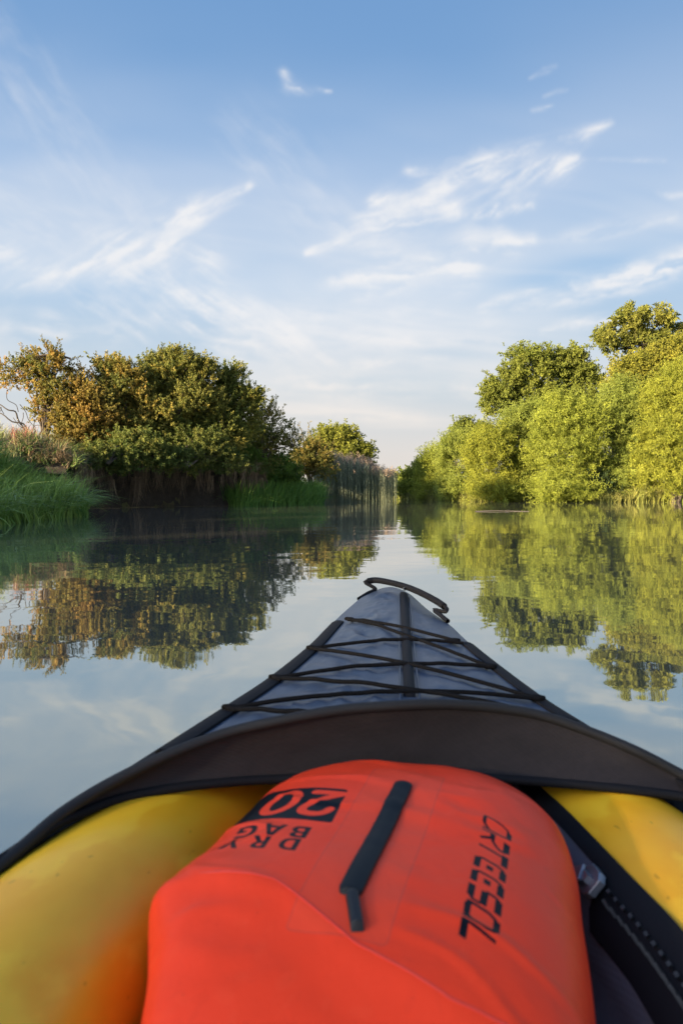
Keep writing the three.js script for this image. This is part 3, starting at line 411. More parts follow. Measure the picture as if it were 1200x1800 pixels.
{
  // the reed bed: stems with leaves, and feathery heads on top
  const r = rng(65), g = group('reed_bed', 'grey-green reed bed with tan feathery heads standing in the water', 'reeds', [0.8, 0, -38.6]);
  const stem = (() => { const rr = rng(3), list = [limb([[0, 0, 0], [0.01, 1, 0.01], [0.04, 2.0, 0]], 0.009, 0.005, 4)]; for (let k = 0; k < 7; k++) { const y = 0.4 + k * 0.22, w = rr() * 6.283, L = 0.4 + 0.2 * rr(); list.push(grid(1, 3, (u, v) => { const h = 0.011 * (1 - v) ** 0.5 * (u - 0.5) * 2; return [Math.cos(w) * L * v * 0.45 + Math.sin(w) * h, y + L * v * (1 - 0.25 * v), Math.sin(w) * L * v * 0.45 - Math.cos(w) * h]; })); } return merge(list.map((q) => { q.deleteAttribute('uv'); return q; })); })();
  const plume = leafSpray(33, 16, 0.28, 0.09, 0.018, 0.5), sp = [], hp = [];
  for (let k = 0; k < 1700; k++) {
    const u = r() ** 1.08, v = r(), edge = 0.7 * (fbm(u * 9, 1, 2) - 0.5), x = -1.35 + 4.15 * u + (r() - 0.5) * 0.3, z = -lerp(36.5 + 1.2 * u + edge, 40.6 + 0.4 * u, v), h = (0.66 + 0.36 * fbm(x * 1.3, z * 1.3, 2) + 0.24 * r()) * lerp(1.06, 0.72, smooth(0.5, 1, u)) * lerp(0.72, 1, smooth(0, 0.22, u)), dir = 0.3 + (r() - 0.5) * 3.4, tilt = r() < 0.04 ? 0.35 + 0.4 * r() : 0.02 + 0.13 * r() * r();
    const y = Math.max(0, groundHeight(x, z)) - 0.05, c = mixc([0.10, 0.135, 0.085], [0.24, 0.27, 0.17], r());
    sp.push([x - 0.8, y, z + 38.6, h, dir, tilt, c, r() * 6.28]);
    if (r() < 0.38) { const T = 2.0 * h; hp.push([x - 0.8 + Math.cos(dir) * Math.sin(tilt) * T, y + Math.cos(tilt) * T - 0.05, z + 38.6 + Math.sin(dir) * Math.sin(tilt) * T, 0.8 + 0.5 * r(), dir, tilt + 0.25, mixc([0.24, 0.17, 0.12], [0.40, 0.31, 0.22], r())]); }
  }
  stuff('stems', '', '', stem, bladeMat, sp, g); stuff('seed_heads', '', '', plume, dryMat, hp, g);
}
{
  // the undercut bank: a turf lip over a hollowed face of earth, coloured darker to carry the overhang's shade, with dead grass and roots hanging from it
  const line = new THREE.CatmullRomCurve3([[-7.35, -20.8], [-7.65, -22.6], [-6.0, -25.9], [-3.6, -27.6], [-2.7, -29.2]].map(([x, z]) => new THREE.Vector3(x, 0, z)));
  const at = (u, d) => { const p = line.getPoint(u), t = line.getTangent(u); return [p.x + t.z * d, p.z - t.x * d]; };
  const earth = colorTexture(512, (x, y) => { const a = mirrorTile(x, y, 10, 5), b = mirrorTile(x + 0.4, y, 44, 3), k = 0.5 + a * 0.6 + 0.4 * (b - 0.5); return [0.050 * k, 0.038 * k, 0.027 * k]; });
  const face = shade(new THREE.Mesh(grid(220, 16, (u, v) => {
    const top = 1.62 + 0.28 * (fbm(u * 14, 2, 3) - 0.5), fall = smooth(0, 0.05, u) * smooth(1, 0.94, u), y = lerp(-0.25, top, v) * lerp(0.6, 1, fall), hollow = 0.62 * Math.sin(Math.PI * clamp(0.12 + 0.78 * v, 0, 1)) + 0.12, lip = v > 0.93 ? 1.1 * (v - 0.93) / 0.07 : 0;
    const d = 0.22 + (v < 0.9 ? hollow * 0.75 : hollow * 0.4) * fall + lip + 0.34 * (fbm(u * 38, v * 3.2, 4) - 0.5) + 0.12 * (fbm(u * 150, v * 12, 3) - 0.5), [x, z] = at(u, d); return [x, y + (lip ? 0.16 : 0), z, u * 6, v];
  }), new THREE.MeshStandardMaterial({ map: earth, roughness: 0.9, bumpMap: earth, bumpScale: 0.05 }))); face.name = 'river_bank'; face.userData = { label: 'hollowed earth bank with shade in its dark colour, below the left bushes', kind: 'structure' }; scene.add(face);
  const rt = rng(67), turf = tuft(16, 12, 0.55, 0.02, 1.3, 0.25), tp = [];
  for (let k = 0; k < 1100; k++) { const u = rt(), d = 0.05 + 1.6 * rt() ** 1.3, [x, z] = at(u, d), left = smooth(0.35, 0.0, u), y = Math.max(groundHeight(x, z), 1.35 + 0.2 * rt()) - (d < 0.4 ? 0.15 : 0.02); tp.push([x, y, z, 0.6 + 0.7 * rt(), rt() * 6.28, 0.2 + 0.5 * rt(), rt() < 0.35 + 0.2 * left ? mixc([0.14, 0.10, 0.05], [0.30, 0.21, 0.11], rt()) : mixc([0.06, 0.11, 0.024], [0.15, 0.22, 0.04], rt()), rt() * 6.28]); }
  stuff('bank_turf', 'mixed green and dead grass along the lip of the undercut bank', 'grass', turf, bladeMat, tp);
  const r = rng(66), g = tuft(15, 14, 0.8, 0.013, 0.22, 0.16), pl = []; g.rotateX(Math.PI);
  for (let k = 0; k < 46; k++) {
    const u = 0.06 + 0.9 * (k + r()) / 46, big = r(), n = 2 + Math.floor(big * 8), top = 1.15 + 0.55 * r();
    for (let q = 0; q < n; q++) { const [x, z] = at(u + (r() - 0.5) * 0.016, 0.22 * r() + 0.02); pl.push([x, top - 0.35 * r(), z, 0.55 + 0.75 * big * r() + 0.2 * r(), r() * 6.28, 0.14 * r(), mixc([0.13, 0.085, 0.05], [0.36, 0.26, 0.16], r(), 0.55 + 0.6 * r()), r() * 6.28, 1 + 0.5 * r()]); }
  }
  stuff('hanging_roots', 'pale dead grass and roots hanging down the undercut bank', 'roots', g, dryMat, pl);
}

{
  const twig = shade(new THREE.Mesh(merge([limb([[-0.7, 0.005, 0.05], [-0.2, 0.02, 0], [0.3, 0.012, -0.06], [0.8, 0.004, 0.02]], 0.016, 0.008, 5), limb([[0.1, 0.012, -0.03], [0.3, 0.05, -0.16]], 0.008, 0.004, 4)]), greyBark)); twig.position.set(X(872, 21), 0, -20.5); twig.name = 'floating_twig'; twig.userData = { label: 'thin dark twig floating on the water before the right bank', category: 'twig' }; scene.add(twig);
}

// ---------------------------------------------------------------- the kayak (its own axes: x right, y up, bow towards -z; s is the distance ahead of the eye)
const kayak = group('kayak', 'blue-grey inflatable kayak with yellow side tubes, its bow pointing upriver', 'kayak');
kayak.rotation.order = 'YXZ'; kayak.rotation.y = -Math.atan(97 / F); kayak.rotation.z = -2.5 * Math.PI / 180;
const AFT = [[-1.35, 0.02], [-1.2, 0.13], [-0.9, 0.25], [-0.4, 0.37], [0.1, 0.41], [0.45, 0.405], [0.592, 0.388], [0.667, 0.345], [0.70, 0.320], [0.752, 0.302], [0.97, 0.243]];
const leftWidth = smoothTable([...AFT, [1.11, 0.210], [1.34, 0.173], [1.5, 0.156], [1.66, 0.138], [1.85, 0.107], [1.93, 0.087], [1.99, 0.066], [2.02, 0.052], [2.04, 0.033], [2.045, 0.024]]);
const rightWidth = smoothTable([...AFT.slice(0, 7), [0.667, 0.362], [0.752, 0.345], [0.83, 0.316], [0.9, 0.272], [0.98, 0.243], [1.09, 0.207], [1.27, 0.165], [1.46, 0.127], [1.625, 0.100], [1.78, 0.058], [1.93, 0.026], [1.99, 0.008], [2.02, -0.004], [2.04, -0.016], [2.045, -0.022]]);
const edgeOf = (side, s) => side < 0 ? -leftWidth(s) : rightWidth(s);
const halfWidth = (s) => (leftWidth(s) + rightWidth(s)) / 2;
const edgeHeight = smoothTable([[-1.35, 0.31], [-0.9, 0.27], [0.1, 0.268], [0.6, 0.272], [0.667, 0.278], [0.752, 0.285], [0.97, 0.295], [1.11, 0.299], [1.34, 0.304], [1.66, 0.312], [1.85, 0.321], [1.99, 0.328], [2.045, 0.326]]);
const ridge = smoothTable([[0.7, 0.312], [0.85, 0.314], [1.0, 0.312], [1.2, 0.313], [1.4, 0.317], [1.66, 0.326], [1.9, 0.338], [1.99, 0.337], [2.045, 0.328]]);
const K = (x, y, s) => [x, y, -s];
function deckHeight(x, s) { const l = -leftWidth(s), r = rightWidth(s), t = clamp((x - (l + r) / 2) / ((r - l) / 2), -1, 1), e = edgeHeight(s); return e + (ridge(s) - e) * (1 - Math.abs(t) ** 1.8); }
function fold(x, s) {   // creases of the coated fabric between the lacing
  const amp = smooth(0.02, 0.07, Math.min(rightWidth(s) - x, leftWidth(s) + x)) * smooth(0.012, 0.05, Math.abs(x - 0.005));
  const a = Math.abs(fbm(x * 14 + s * 9 + 4, s * 7 - x * 11, 3) - 0.5) * 2, b = fbm(x * 30 - s * 13, s * 22 + x * 8, 2) - 0.5;
  return amp * (0.012 * (0.3 - a) + 0.005 * b) * (x < 0 ? 1 : 0.6);
}
const weave = floatTexture(256, (x, y) => 0.5 + 0.25 * Math.sin(x * 2 * Math.PI * 64) * Math.sin(y * 2 * Math.PI * 64) + 0.5 * (mirrorTile(x, y, 12, 4) - 0.5));
const deckTex = colorTexture(512, (x, y) => { const a = mirrorTile(x, y, 8, 5), b = mirrorTile(x + 0.37, y + 0.21, 60, 3), k = 0.85 + 0.3 * a, spot = smooth(0.78, 0.86, b) * 0.10; return [0.043 * k + spot, 0.060 * k + spot, 0.094 * k + spot]; });
const deckMat = new THREE.MeshPhysicalMaterial({ map: deckTex, roughness: 0.4, bumpMap: weave, bumpScale: 0.0005, specularIntensity: 0.6 });
const blackMat = mat([0.007, 0.007, 0.009], 0.75, { bumpMap: weave, bumpScale: 0.0004, specularIntensity: 0.4 });
const cordMat = mat([0.006, 0.006, 0.007], 0.85, { specularIntensity: 0.2 }), rimMat = mat([0.009, 0.0085, 0.009], 0.75, { bumpMap: weave, bumpScale: 0.0004 });
const collarTex = colorTexture(512, (x, y) => { const a = mirrorTile(x, y, 7, 5), b = mirrorTile(x + 0.2, y, 50, 3), k = (0.75 + 0.5 * a) * (0.85 + 0.3 * b); return [0.021 * k, 0.0165 * k, 0.0165 * k]; });
const collarMat = new THREE.MeshPhysicalMaterial({ map: collarTex, roughness: 0.7, bumpMap: weave, bumpScale: 0.0008, specularIntensity: 0.5 });
const linerTex = colorTexture(512, (x, y) => { const a = mirrorTile(x, y, 6, 5), k = 0.75 + 0.5 * a; return [0.105 * k, 0.11 * k, 0.135 * k]; });
const linerMat = new THREE.MeshPhysicalMaterial({ map: linerTex, roughness: 0.6, bumpMap: weave, bumpScale: 0.001 });

// rim of the cockpit collar and the line where the collar meets the tubes: x, y, s
const RIM = [[-0.345, 0.270, 0.575], [-0.335, 0.276, 0.615], [-0.325, 0.284, 0.650], [-0.312, 0.291, 0.675], [-0.290, 0.301, 0.701], [-0.244, 0.320, 0.733], [-0.192, 0.336, 0.761], [-0.134, 0.350, 0.773], [-0.075, 0.360, 0.788], [-0.014, 0.365, 0.801], [0.024, 0.365, 0.814], [0.083, 0.360, 0.835], [0.149, 0.350, 0.849], [0.206, 0.335, 0.846], [0.254, 0.320, 0.836], [0.301, 0.300, 0.829], [0.332, 0.290, 0.812], [0.350, 0.281, 0.77], [0.353, 0.276, 0.70], [0.346, 0.270, 0.59]];
const FOOT = [[-0.345, 0.269, 0.575], [-0.335, 0.273, 0.615], [-0.324, 0.279, 0.647], [-0.312, 0.278, 0.676], [-0.291, 0.280, 0.705], [-0.242, 0.284, 0.733], [-0.189, 0.285, 0.757], [-0.143, 0.285, 0.773], [-0.08, 0.287, 0.785], [-0.014, 0.288, 0.797], [0.024, 0.288, 0.806], [0.083, 0.287, 0.814], [0.153, 0.285, 0.820], [0.2, 0.285, 0.818], [0.24, 0.285, 0.815], [0.297, 0.282, 0.813], [0.331, 0.279, 0.800], [0.349, 0.276, 0.76], [0.352, 0.273, 0.70], [0.345, 0.269, 0.59]];
const rimCurve = new THREE.CatmullRomCurve3(RIM.map((p) => new THREE.Vector3(...K(...p)))), footCurve = new THREE.CatmullRomCurve3(FOOT.map((p) => new THREE.Vector3(...K(...p))));
const footS = table(FOOT.map(([x, , s]) => [x, s]).slice(2, -3));
// hull: the outer skin from the upper edge down under the water
part('hull', grid(32, 150, (u, v) => {
  const s = lerp(-1.35, 2.045, v), side = u < 0.5 ? -1 : 1, W = Math.abs(edgeOf(side, s)) * Math.sign(edgeOf(side, s) * side), e = edgeHeight(s), mid = (rightWidth(s) - leftWidth(s)) / 2, k = smooth(0.78, 0.6, s) * smooth(-1.0, -0.7, s), b = 0.05 * smooth(0.6, 0.75, s) * smooth(1.5, 0.9, s), lift = smooth(1.3, 2.045, s) * 0.24 + smooth(-0.7, -1.35, s) * 0.2, a = Math.abs(u - 0.5) * 2;
  const w = W + b, m = mid * side, rows = [[m, -0.09 + lift], [lerp(m, w, 0.3), -0.085 + lift], [lerp(m, w, 0.66), -0.05 + lift], [lerp(m, w, 0.90), 0.03 + lift * 0.9], [lerp(m, w, 0.985), 0.11 + lift * 0.6], [w, 0.17 + lift * 0.4], [w - 0.3 * b - 0.004 * k, 0.21 + lift * 0.25], [W + 0.1 * b - 0.008 * k, Math.min(0.24 + lift * 0.2, e - 0.012)], [W - 0.043 * k, e + 0.003 * k]];
  const f = a * 8, i = Math.min(7, Math.floor(f)), t = f - i; return [side * lerp(rows[i][0], rows[i + 1][0], t), lerp(rows[i][1], rows[i + 1][1], t), -s, u * 2, v * 7];
}), deckMat, kayak);
part('bow_nose', grid(20, 4, (u, v) => { const s = 2.045, t = u * 2 - 1, x = -0.023 + t * 0.0012, y = lerp(0.15, edgeHeight(s), v); return [x, y, -s - 0.004 * (1 - t * t), u, v]; }), deckMat, kayak);
part('deck', grid(96, 150, (u, v) => {
  const t = u * 2 - 1, s0 = footS(t * 0.30) + 0.018, s = lerp(s0, 2.045, v), l = -leftWidth(s), r = rightWidth(s), x = lerp(l, r, u); return [x, deckHeight(x, s) + fold(x, s), -s, x * 2, s * 2];
}), deckMat, kayak);
part('stern_deck', grid(24, 30, (u, v) => { const s = lerp(-1.35, -0.55, v), w = halfWidth(s), t = u * 2 - 1; return [t * (w - 0.02 * smooth(-1, -0.7, s)), edgeHeight(s) + 0.06 * (1 - Math.abs(t) ** 1.7) * smooth(-1.35, -1.1, s), -s, u, v * 2]; }), deckMat, kayak);
part('stern_bulkhead', grid(16, 6, (u, v) => { const w = halfWidth(-0.55) - 0.03, t = u * 2 - 1; return [t * w * (0.75 + 0.25 * v), lerp(0.02, edgeHeight(-0.55) + 0.06 * (1 - Math.abs(t) ** 1.7), v), 0.55, u, v]; }), linerMat, kayak);
function ribbon(centre, width, lift, n = 40, h = 0.003, flatEnds = true) {   // a band that lies on the deck: centre(t) -> [x, s], width(t)
  return grid(8, n, (u, v) => {
    const [x0, s0] = centre(v), [x1, s1] = centre(Math.min(1, v + 0.01)), [x2, s2] = centre(Math.max(0, v - 0.01)), dx = x1 - x2, ds = s1 - s2, L = Math.hypot(dx, ds) || 1, side = [-1, -1, -0.9, -0.45, 0, 0.45, 0.9, 1, 1][Math.round(u * 8)], w = width(v) * 0.5 * side, x = x0 + ds / L * w, s = s0 - dx / L * w;
    const edge = Math.round(u * 8) === 0 || Math.round(u * 8) === 8 || (flatEnds && (v === 0 || v === 1)); return [x, deckHeight(x, s) + fold(x, s) * 0.9 + (edge ? -0.004 : lift + h * (1 - side * side)), -s, u * 0.04, v];
  });
}
// black welded bands along the deck edges, and the centre zip
part('edge_band', ribbon((t) => { const s = lerp(0.745, 1.575, t); return [-(leftWidth(s) - 0.0115), s]; }, (t) => lerp(0.026, 0.024, t), 0.003, 60), blackMat, kayak);
part('edge_band', ribbon((t) => { const s = lerp(0.80, 1.44, t); return [rightWidth(s) - 0.0105, s]; }, () => 0.024, 0.003, 60), blackMat, kayak);
part('deck_zip', ribbon((t) => [0.005, lerp(1.02, 1.905, t)], (t) => lerp(0.016, 0.020, t), 0.004, 60), blackMat, kayak);
part('zip_seam', ribbon((t) => [0.005 - 0.013, lerp(1.005, 1.89, t)], () => 0.0025, 0.0035, 60, 0.001), deckMat, kayak);
part('zip_seam', ribbon((t) => [0.005 + 0.0135, lerp(1.005, 1.89, t)], () => 0.0025, 0.0035, 60, 0.001), deckMat, kayak);
part('zip_puller', merge([limb([K(0.004, 0.352, 1.88), K(0.005, 0.352, 1.85)], 0.006, 0.004, 6), limb([K(0.014, 0.350, 1.895), K(0.012, 0.356, 1.88), K(0.006, 0.353, 1.87)], 0.004, 0.004, 6)]), mat([0.25, 0.26, 0.28], 0.35, { metalness: 0.7 }), kayak);
// bungee lacing: from an eyelet on one edge to one on the other
const L = [[-0.114, 1.553], [-0.164, 1.299], [-0.197, 1.101], [-0.233, 0.951], [-0.268, 0.790]], R = [[0.098, 1.413], [0.144, 1.240], [0.192, 1.079], [0.225, 0.985]];
function cord(a, b, bow = 0) {   // taut from edge to edge, lifted only where the deck is higher
  const pts = [], h = ([x, s]) => deckHeight(x, s) + 0.0065, ya = h(a), yb = h(b);
  for (let i = 0; i <= 20; i++) { const t = i / 20, x = lerp(a[0], b[0], t), s = lerp(a[1], b[1], t) + bow * Math.sin(Math.PI * t); pts.push(K(x, Math.max(lerp(ya, yb, t), deckHeight(x, s) + Math.max(0, fold(x, s)) * 0.5 + 0.0062), s)); }
  part('deck_cord', limb(pts, 0.0032, 0.0032, 8), cordMat, kayak);
}
cord(L[0], R[0]); cord(L[0], R[1]); cord(L[1], [0.112, 1.405], 0.01); cord(L[1], R[2]); cord(L[2], R[1], 0.012); cord(L[2], R[3]); cord(L[3], R[2], 0.012); cord(L[3], [0.0, 0.875]); cord(L[4], [-0.20, 0.825]); cord([-0.272, 0.776], [-0.21, 0.80]);
for (const [x, s] of [...L, ...R.slice(0, 3)]) { const side = Math.sign(x), g = limb([K(x - side * 0.010, deckHeight(x, s) + 0.0065, s - 0.003), K(x + side * 0.006, deckHeight(x, s) + 0.008, s), K(x - side * 0.008, deckHeight(x, s) + 0.0065, s + 0.006)], 0.0042, 0.0042, 6); part('cord_loop', g, cordMat, kayak); }
// carry handle across the bow
{
  const pts = [[-0.110, 0.318, 1.872], [-0.088, 0.328, 1.915], [-0.070, 0.336, 1.944], [-0.085, 0.344, 1.95], [-0.099, 0.352, 1.952], [-0.074, 0.357, 1.959], [-0.040, 0.358, 1.929], [0.018, 0.355, 1.851], [0.076, 0.345, 1.729], [0.099, 0.335, 1.684], [0.095, 0.330, 1.672], [0.072, 0.327, 1.709], [0.084, 0.322, 1.672], [0.099, 0.316, 1.63]];
  part('carry_handle', limb(pts.map((p) => K(...p)), 0.005, 0.005, 8), blackMat, kayak);
  part('handle_grip', limb([[-0.092, 0.354, 1.955], [-0.074, 0.3572, 1.959], [-0.040, 0.3582, 1.929], [0.018, 0.3552, 1.851], [0.076, 0.3452, 1.729], [0.094, 0.338, 1.695]].map((p) => K(...p)), 0.0082, 0.0078, 10), blackMat, kayak);
}
// the raised collar before the cockpit
part('collar', grid(120, 8, (u, v) => { const a = rimCurve.getPoint(u), b = footCurve.getPoint(u), bulge = Math.sin(v * Math.PI) * 0.006 + (fbm(u * 14, v * 1.5, 3) - 0.5) * 0.004; return [lerp(b.x, a.x, v), lerp(b.y, a.y, v), lerp(b.z, a.z, v) - bulge, u * 2, v * 0.2]; }), collarMat, kayak);
part('collar_rim', limb(rimCurve.getPoints(90), 0.0058, 0.0058, 8), rimMat, kayak);
part('collar_piping', limb(footCurve.getPoints(90), 0.005, 0.005, 8), blackMat, kayak);
// black edging between hull and tubes, along the cockpit
for (const side of [-1, 1]) part('hull_edging', limb(Array.from({ length: 24 }, (_, i) => { const s = lerp(0.655, -0.55, i / 23), k = smooth(0.78, 0.6, s); return K(side * (halfWidth(s) - 0.045 * k + 0.001), edgeHeight(s) + 0.002, s); }), 0.0048, 0.0048, 8), blackMat, kayak);
// yellow air tubes, mottled with darker orange patches
const tubeTex = colorTexture(1024, (x, y) => {
  const a = mirrorTile(x, y, 5, 5), b = mirrorTile(x + 0.31, y + 0.17, 13, 5), c = mirrorTile(x + 0.11, y + 0.4, 70, 2), d = mirrorTile(x + 0.5, y + 0.3, 30, 3), mottle = clamp(smooth(0.47, 0.53, a * 0.6 + b * 0.4) * 0.75 + 0.7 * (d - 0.4), 0, 1), fleck = smooth(0.88, 0.92, c);
  return [lerp(0.92, 0.84, mottle), lerp(0.50, 0.375, mottle), lerp(0.024, 0.010, mottle)].map((v) => v * (1 - 0.3 * fleck));
});
const tubeMat = new THREE.MeshPhysicalMaterial({ map: tubeTex, roughness: 0.38, specularIntensity: 0.7 });
const tubeX = smoothTable([[-1.0, 0.14], [-0.4, 0.26], [0.1, 0.298], [0.45, 0.295], [0.592, 0.285], [0.70, 0.264], [0.80, 0.244], [1.0, 0.19], [1.45, 0.06]]), tubeR = (s) => 0.104 * smooth(1.5, 1.0, s) * smooth(-1.0, -0.7, s) + 0.004;
for (const side of [-1, 1]) part('side_tube', grid(48, 90, (u, v) => {
  const s = lerp(-1.0, 1.45, v), a = u * 2 * Math.PI, r = tubeR(s) + (fbm(u * 9 + side, s * 6, 3) - 0.5) * 0.0035, x = Math.max(0.04, tubeX(s)); return [side * (x + Math.cos(a) * r), 0.172 + Math.sin(a) * r, -s, u * 0.6 + 0.3 * (side + 1), s * 0.55];
}), tubeMat, kayak);
// inner lining: black tape on the tube's flank, then cloth down to the floor
function liner(side, a0, a1, out, s0, s1, nu, nv, more) {   // angles on the tube, degrees from the inner horizontal
  return grid(nu, nv, (u, v) => { const s = lerp(s0, s1, v), a = lerp(a0, a1, u) * Math.PI / 180, r = tubeR(s) + out, x = tubeX(s) - Math.cos(a) * r, e = more ? more(u, s) : 0; return [side * (x - e), 0.172 + Math.sin(a) * r, -s, u * 0.3, s]; });
}
for (const side of [-1, 1]) {
  part('tape', grid(8, 90, (u, v) => { const s = lerp(-0.5, 0.98, v), a = lerp(side < 0 ? -6 : lerp(20, 43, smooth(0.675, 0.70, s)), side < 0 ? 22 : 52, u) * Math.PI / 180, r = tubeR(s) + 0.0045, e = 0.0012 * Math.sin(s * 60 + u * 3); return [side * (tubeX(s) - Math.cos(a) * (r + e)), 0.172 + Math.sin(a) * (r + e), -s, u * 0.3, s]; }), blackMat, kayak);
  part('lining', grid(30, 90, (u, v) => {
    const s = lerp(-0.5, 1.1, v), r = tubeR(s) + 0.0025, a1 = side < 0 ? 0.1 : lerp(0.40, 0.84, smooth(0.67, 0.72, s)), a0 = 0.1, q = u / 0.3, t = (u - 0.3) / 0.7;
    if (u < 0.3) { const a = lerp(a1, a0, q); return [side * (tubeX(s) - Math.cos(a) * r), 0.172 + Math.sin(a) * r, -s, u * 0.3, s]; }
    const x0 = tubeX(s) - Math.cos(a0) * r, y0 = 0.172 + Math.sin(a0) * r, w = (fbm(u * 6 + side * 3, s * 8, 3) - 0.5) * 0.022 * smooth(0, 0.2, t);
    return [side * lerp(x0, 0.06, t ** 1.15), lerp(y0, 0.05, t ** 0.8) + w, -s, u * 0.3, s];
  }), linerMat, kayak);
}
part('floor', grid(6, 20, (u, v) => { const s = lerp(-0.55, 1.2, v); return [(u - 0.5) * 0.5, 0.042, -s, u, v * 3]; }), blackMat, kayak);
// the zip on the right tape: teeth and slider
{
  const along = (s, a, out) => { const r = tubeR(s) + out, q = a * Math.PI / 180; return [tubeX(s) - Math.cos(q) * r, 0.172 + Math.sin(q) * r, -s]; };
  const teeth = []; for (let i = 0; i < 150; i++) { const s = 0.672 - i * 0.0062, g = new THREE.BoxGeometry(0.0105, 0.003, 0.0036), p = along(s, i % 2 ? 34.6 : 39.4, 0.0062); g.rotateY(i % 2 ? 0.55 : -0.55); g.rotateZ(0.64 + Math.PI / 2); g.translate(...p); teeth.push(g); }
  part('zip_teeth', merge(teeth), mat([0.010, 0.010, 0.012], 0.6), kayak, { kind: 'stuff' });
  const c = new THREE.Vector3(...along(0.692, 37, 0.008)), metal = mat([0.30, 0.31, 0.34], 0.38, { metalness: 0.75 });
  const shape = new THREE.Shape(); [[-0.012, -0.006], [-0.006, -0.010], [0.010, -0.010], [0.016, -0.004], [0.016, 0.004], [0.010, 0.010], [-0.006, 0.010], [-0.012, 0.006]].forEach(([x, y], i) => i ? shape.lineTo(x, y) : shape.moveTo(x, y));
  const body = new THREE.ExtrudeGeometry(shape, { depth: 0.005, bevelSize: 0.001, bevelThickness: 0.001, bevelSegments: 2 }), bridge = new THREE.BoxGeometry(0.014, 0.006, 0.006); bridge.translate(0.002, 0, 0.008);
  const slider = part('zip_slider', merge([body.toNonIndexed(), bridge.toNonIndexed()]), metal, kayak); slider.position.copy(c); { const up = new THREE.Vector3(-Math.cos(0.645), Math.sin(0.645), 0), run = new THREE.Vector3(-0.16, 0, -1).normalize(), z = up, x = run.clone().addScaledVector(up, -run.dot(up)).normalize(), y = z.clone().cross(x); slider.quaternion.setFromRotationMatrix(new THREE.Matrix4().makeBasis(x, y, z)); slider.scale.setScalar(1.15); }
  const tab = new THREE.Shape(); tab.moveTo(-0.007, 0); tab.lineTo(0.007, 0); tab.lineTo(0.009, 0.028); tab.lineTo(-0.009, 0.028); tab.closePath(); const hole = new THREE.Path(); hole.moveTo(-0.004, 0.016); hole.lineTo(-0.004, 0.024); hole.lineTo(0.004, 0.024); hole.lineTo(0.004, 0.016); tab.holes.push(hole);
  const pull = part('pull_tab', new THREE.ExtrudeGeometry(tab, { depth: 0.0022, bevelSize: 0.0006, bevelThickness: 0.0006, bevelSegments: 1 }), metal, slider); pull.position.set(0.004, 0, 0.010); pull.rotation.set(0.12, 0, -0.75);
}

// ---------------------------------------------------------------- the dry bag lying in the bow
const bag = group('dry_bag', 'red-orange waterproof dry bag with black zip pocket, lying in the cockpit', 'bag');
bag.rotation.copy(kayak.rotation);
const bagL = smoothTable([[0.34, -0.140], [0.428, -0.168], [0.476, -0.178], [0.522, -0.192], [0.538, -0.197], [0.577, -0.184], [0.618, -0.173], [0.665, -0.158], [0.72, -0.143], [0.75, -0.130], [0.772, -0.106], [0.784, -0.075], [0.79, -0.035]]);
const bagR = smoothTable([[0.34, 0.10], [0.42, 0.113], [0.479, 0.121], [0.513, 0.127], [0.595, 0.140], [0.66, 0.150], [0.71, 0.150], [0.745, 0.138], [0.768, 0.115], [0.782, 0.085], [0.79, 0.045]]);
const bagTop = smoothTable([[0.34, 0.245], [0.40, 0.28], [0.45, 0.305], [0.52, 0.318], [0.6, 0.320], [0.68, 0.325], [0.735, 0.323], [0.762, 0.317], [0.78, 0.302], [0.79, 0.265]]);
function bagPoint(a, s) {   // a: angle round the section, 0 = right, pi/2 = top
  const l = bagL(s), r = bagR(s), c = (l + r) / 2, w = (r - l) / 2, top = bagTop(s), C = Math.cos(a), S = Math.sin(a), mid = top - lerp(0.055, 0.09, (1 + C) / 2), n = 0.72;
  return [c + w * Math.sign(C) * Math.abs(C) ** n, S > 0 ? mid + (top - mid) * Math.abs(S) ** n : mid - (mid - 0.07) * Math.abs(S) ** n];
}
const crease = (x) => table([[-0.2, 0.545], [-0.1, 0.515], [-0.04, 0.462], [0.02, 0.432], [0.1, 0.415], [0.2, 0.40]])(x);
function bagWrinkle(x, s) {
  const near = smooth(0.02, -0.05, s - crease(x)), corner = Math.exp(-(((x + 0.17) / 0.06) ** 2) - ((s - 0.52) / 0.07) ** 2), d = (s - crease(x)) / 0.010;
  const e = fbm(x * 15 - s * 12 + 3, s * 5 + x * 8, 3), sharp = 1 - Math.min(1, Math.abs(e - 0.5) * 7), f = fbm(x * 10 + s * 16 + 11, s * 10 - x * 5, 2), sharp2 = 1 - Math.min(1, Math.abs(f - 0.5) * 9);
  return -0.007 * near + 0.002 * Math.exp(-d * d) + corner * 0.0012 * Math.sin((x * 0.8 + s) * 90) + 0.004 * (fbm(x * 9 + 2, s * 9, 3) - 0.5) + near * (0.004 * (e - 0.5) + 0.0012 * sharp) + 0.0017 * sharp2;
}
function bagSurface(x, s) { let lo = 0.01, hi = Math.PI - 0.01; for (let i = 0; i < 40; i++) { const m = (lo + hi) / 2; if (bagPoint(m, s)[0] > x) lo = m; else hi = m; } return bagPoint((lo + hi) / 2, s)[1] + bagWrinkle(x, s); }
const SIDE = 1536, canvas = document.createElement('canvas'); canvas.width = canvas.height = SIDE;
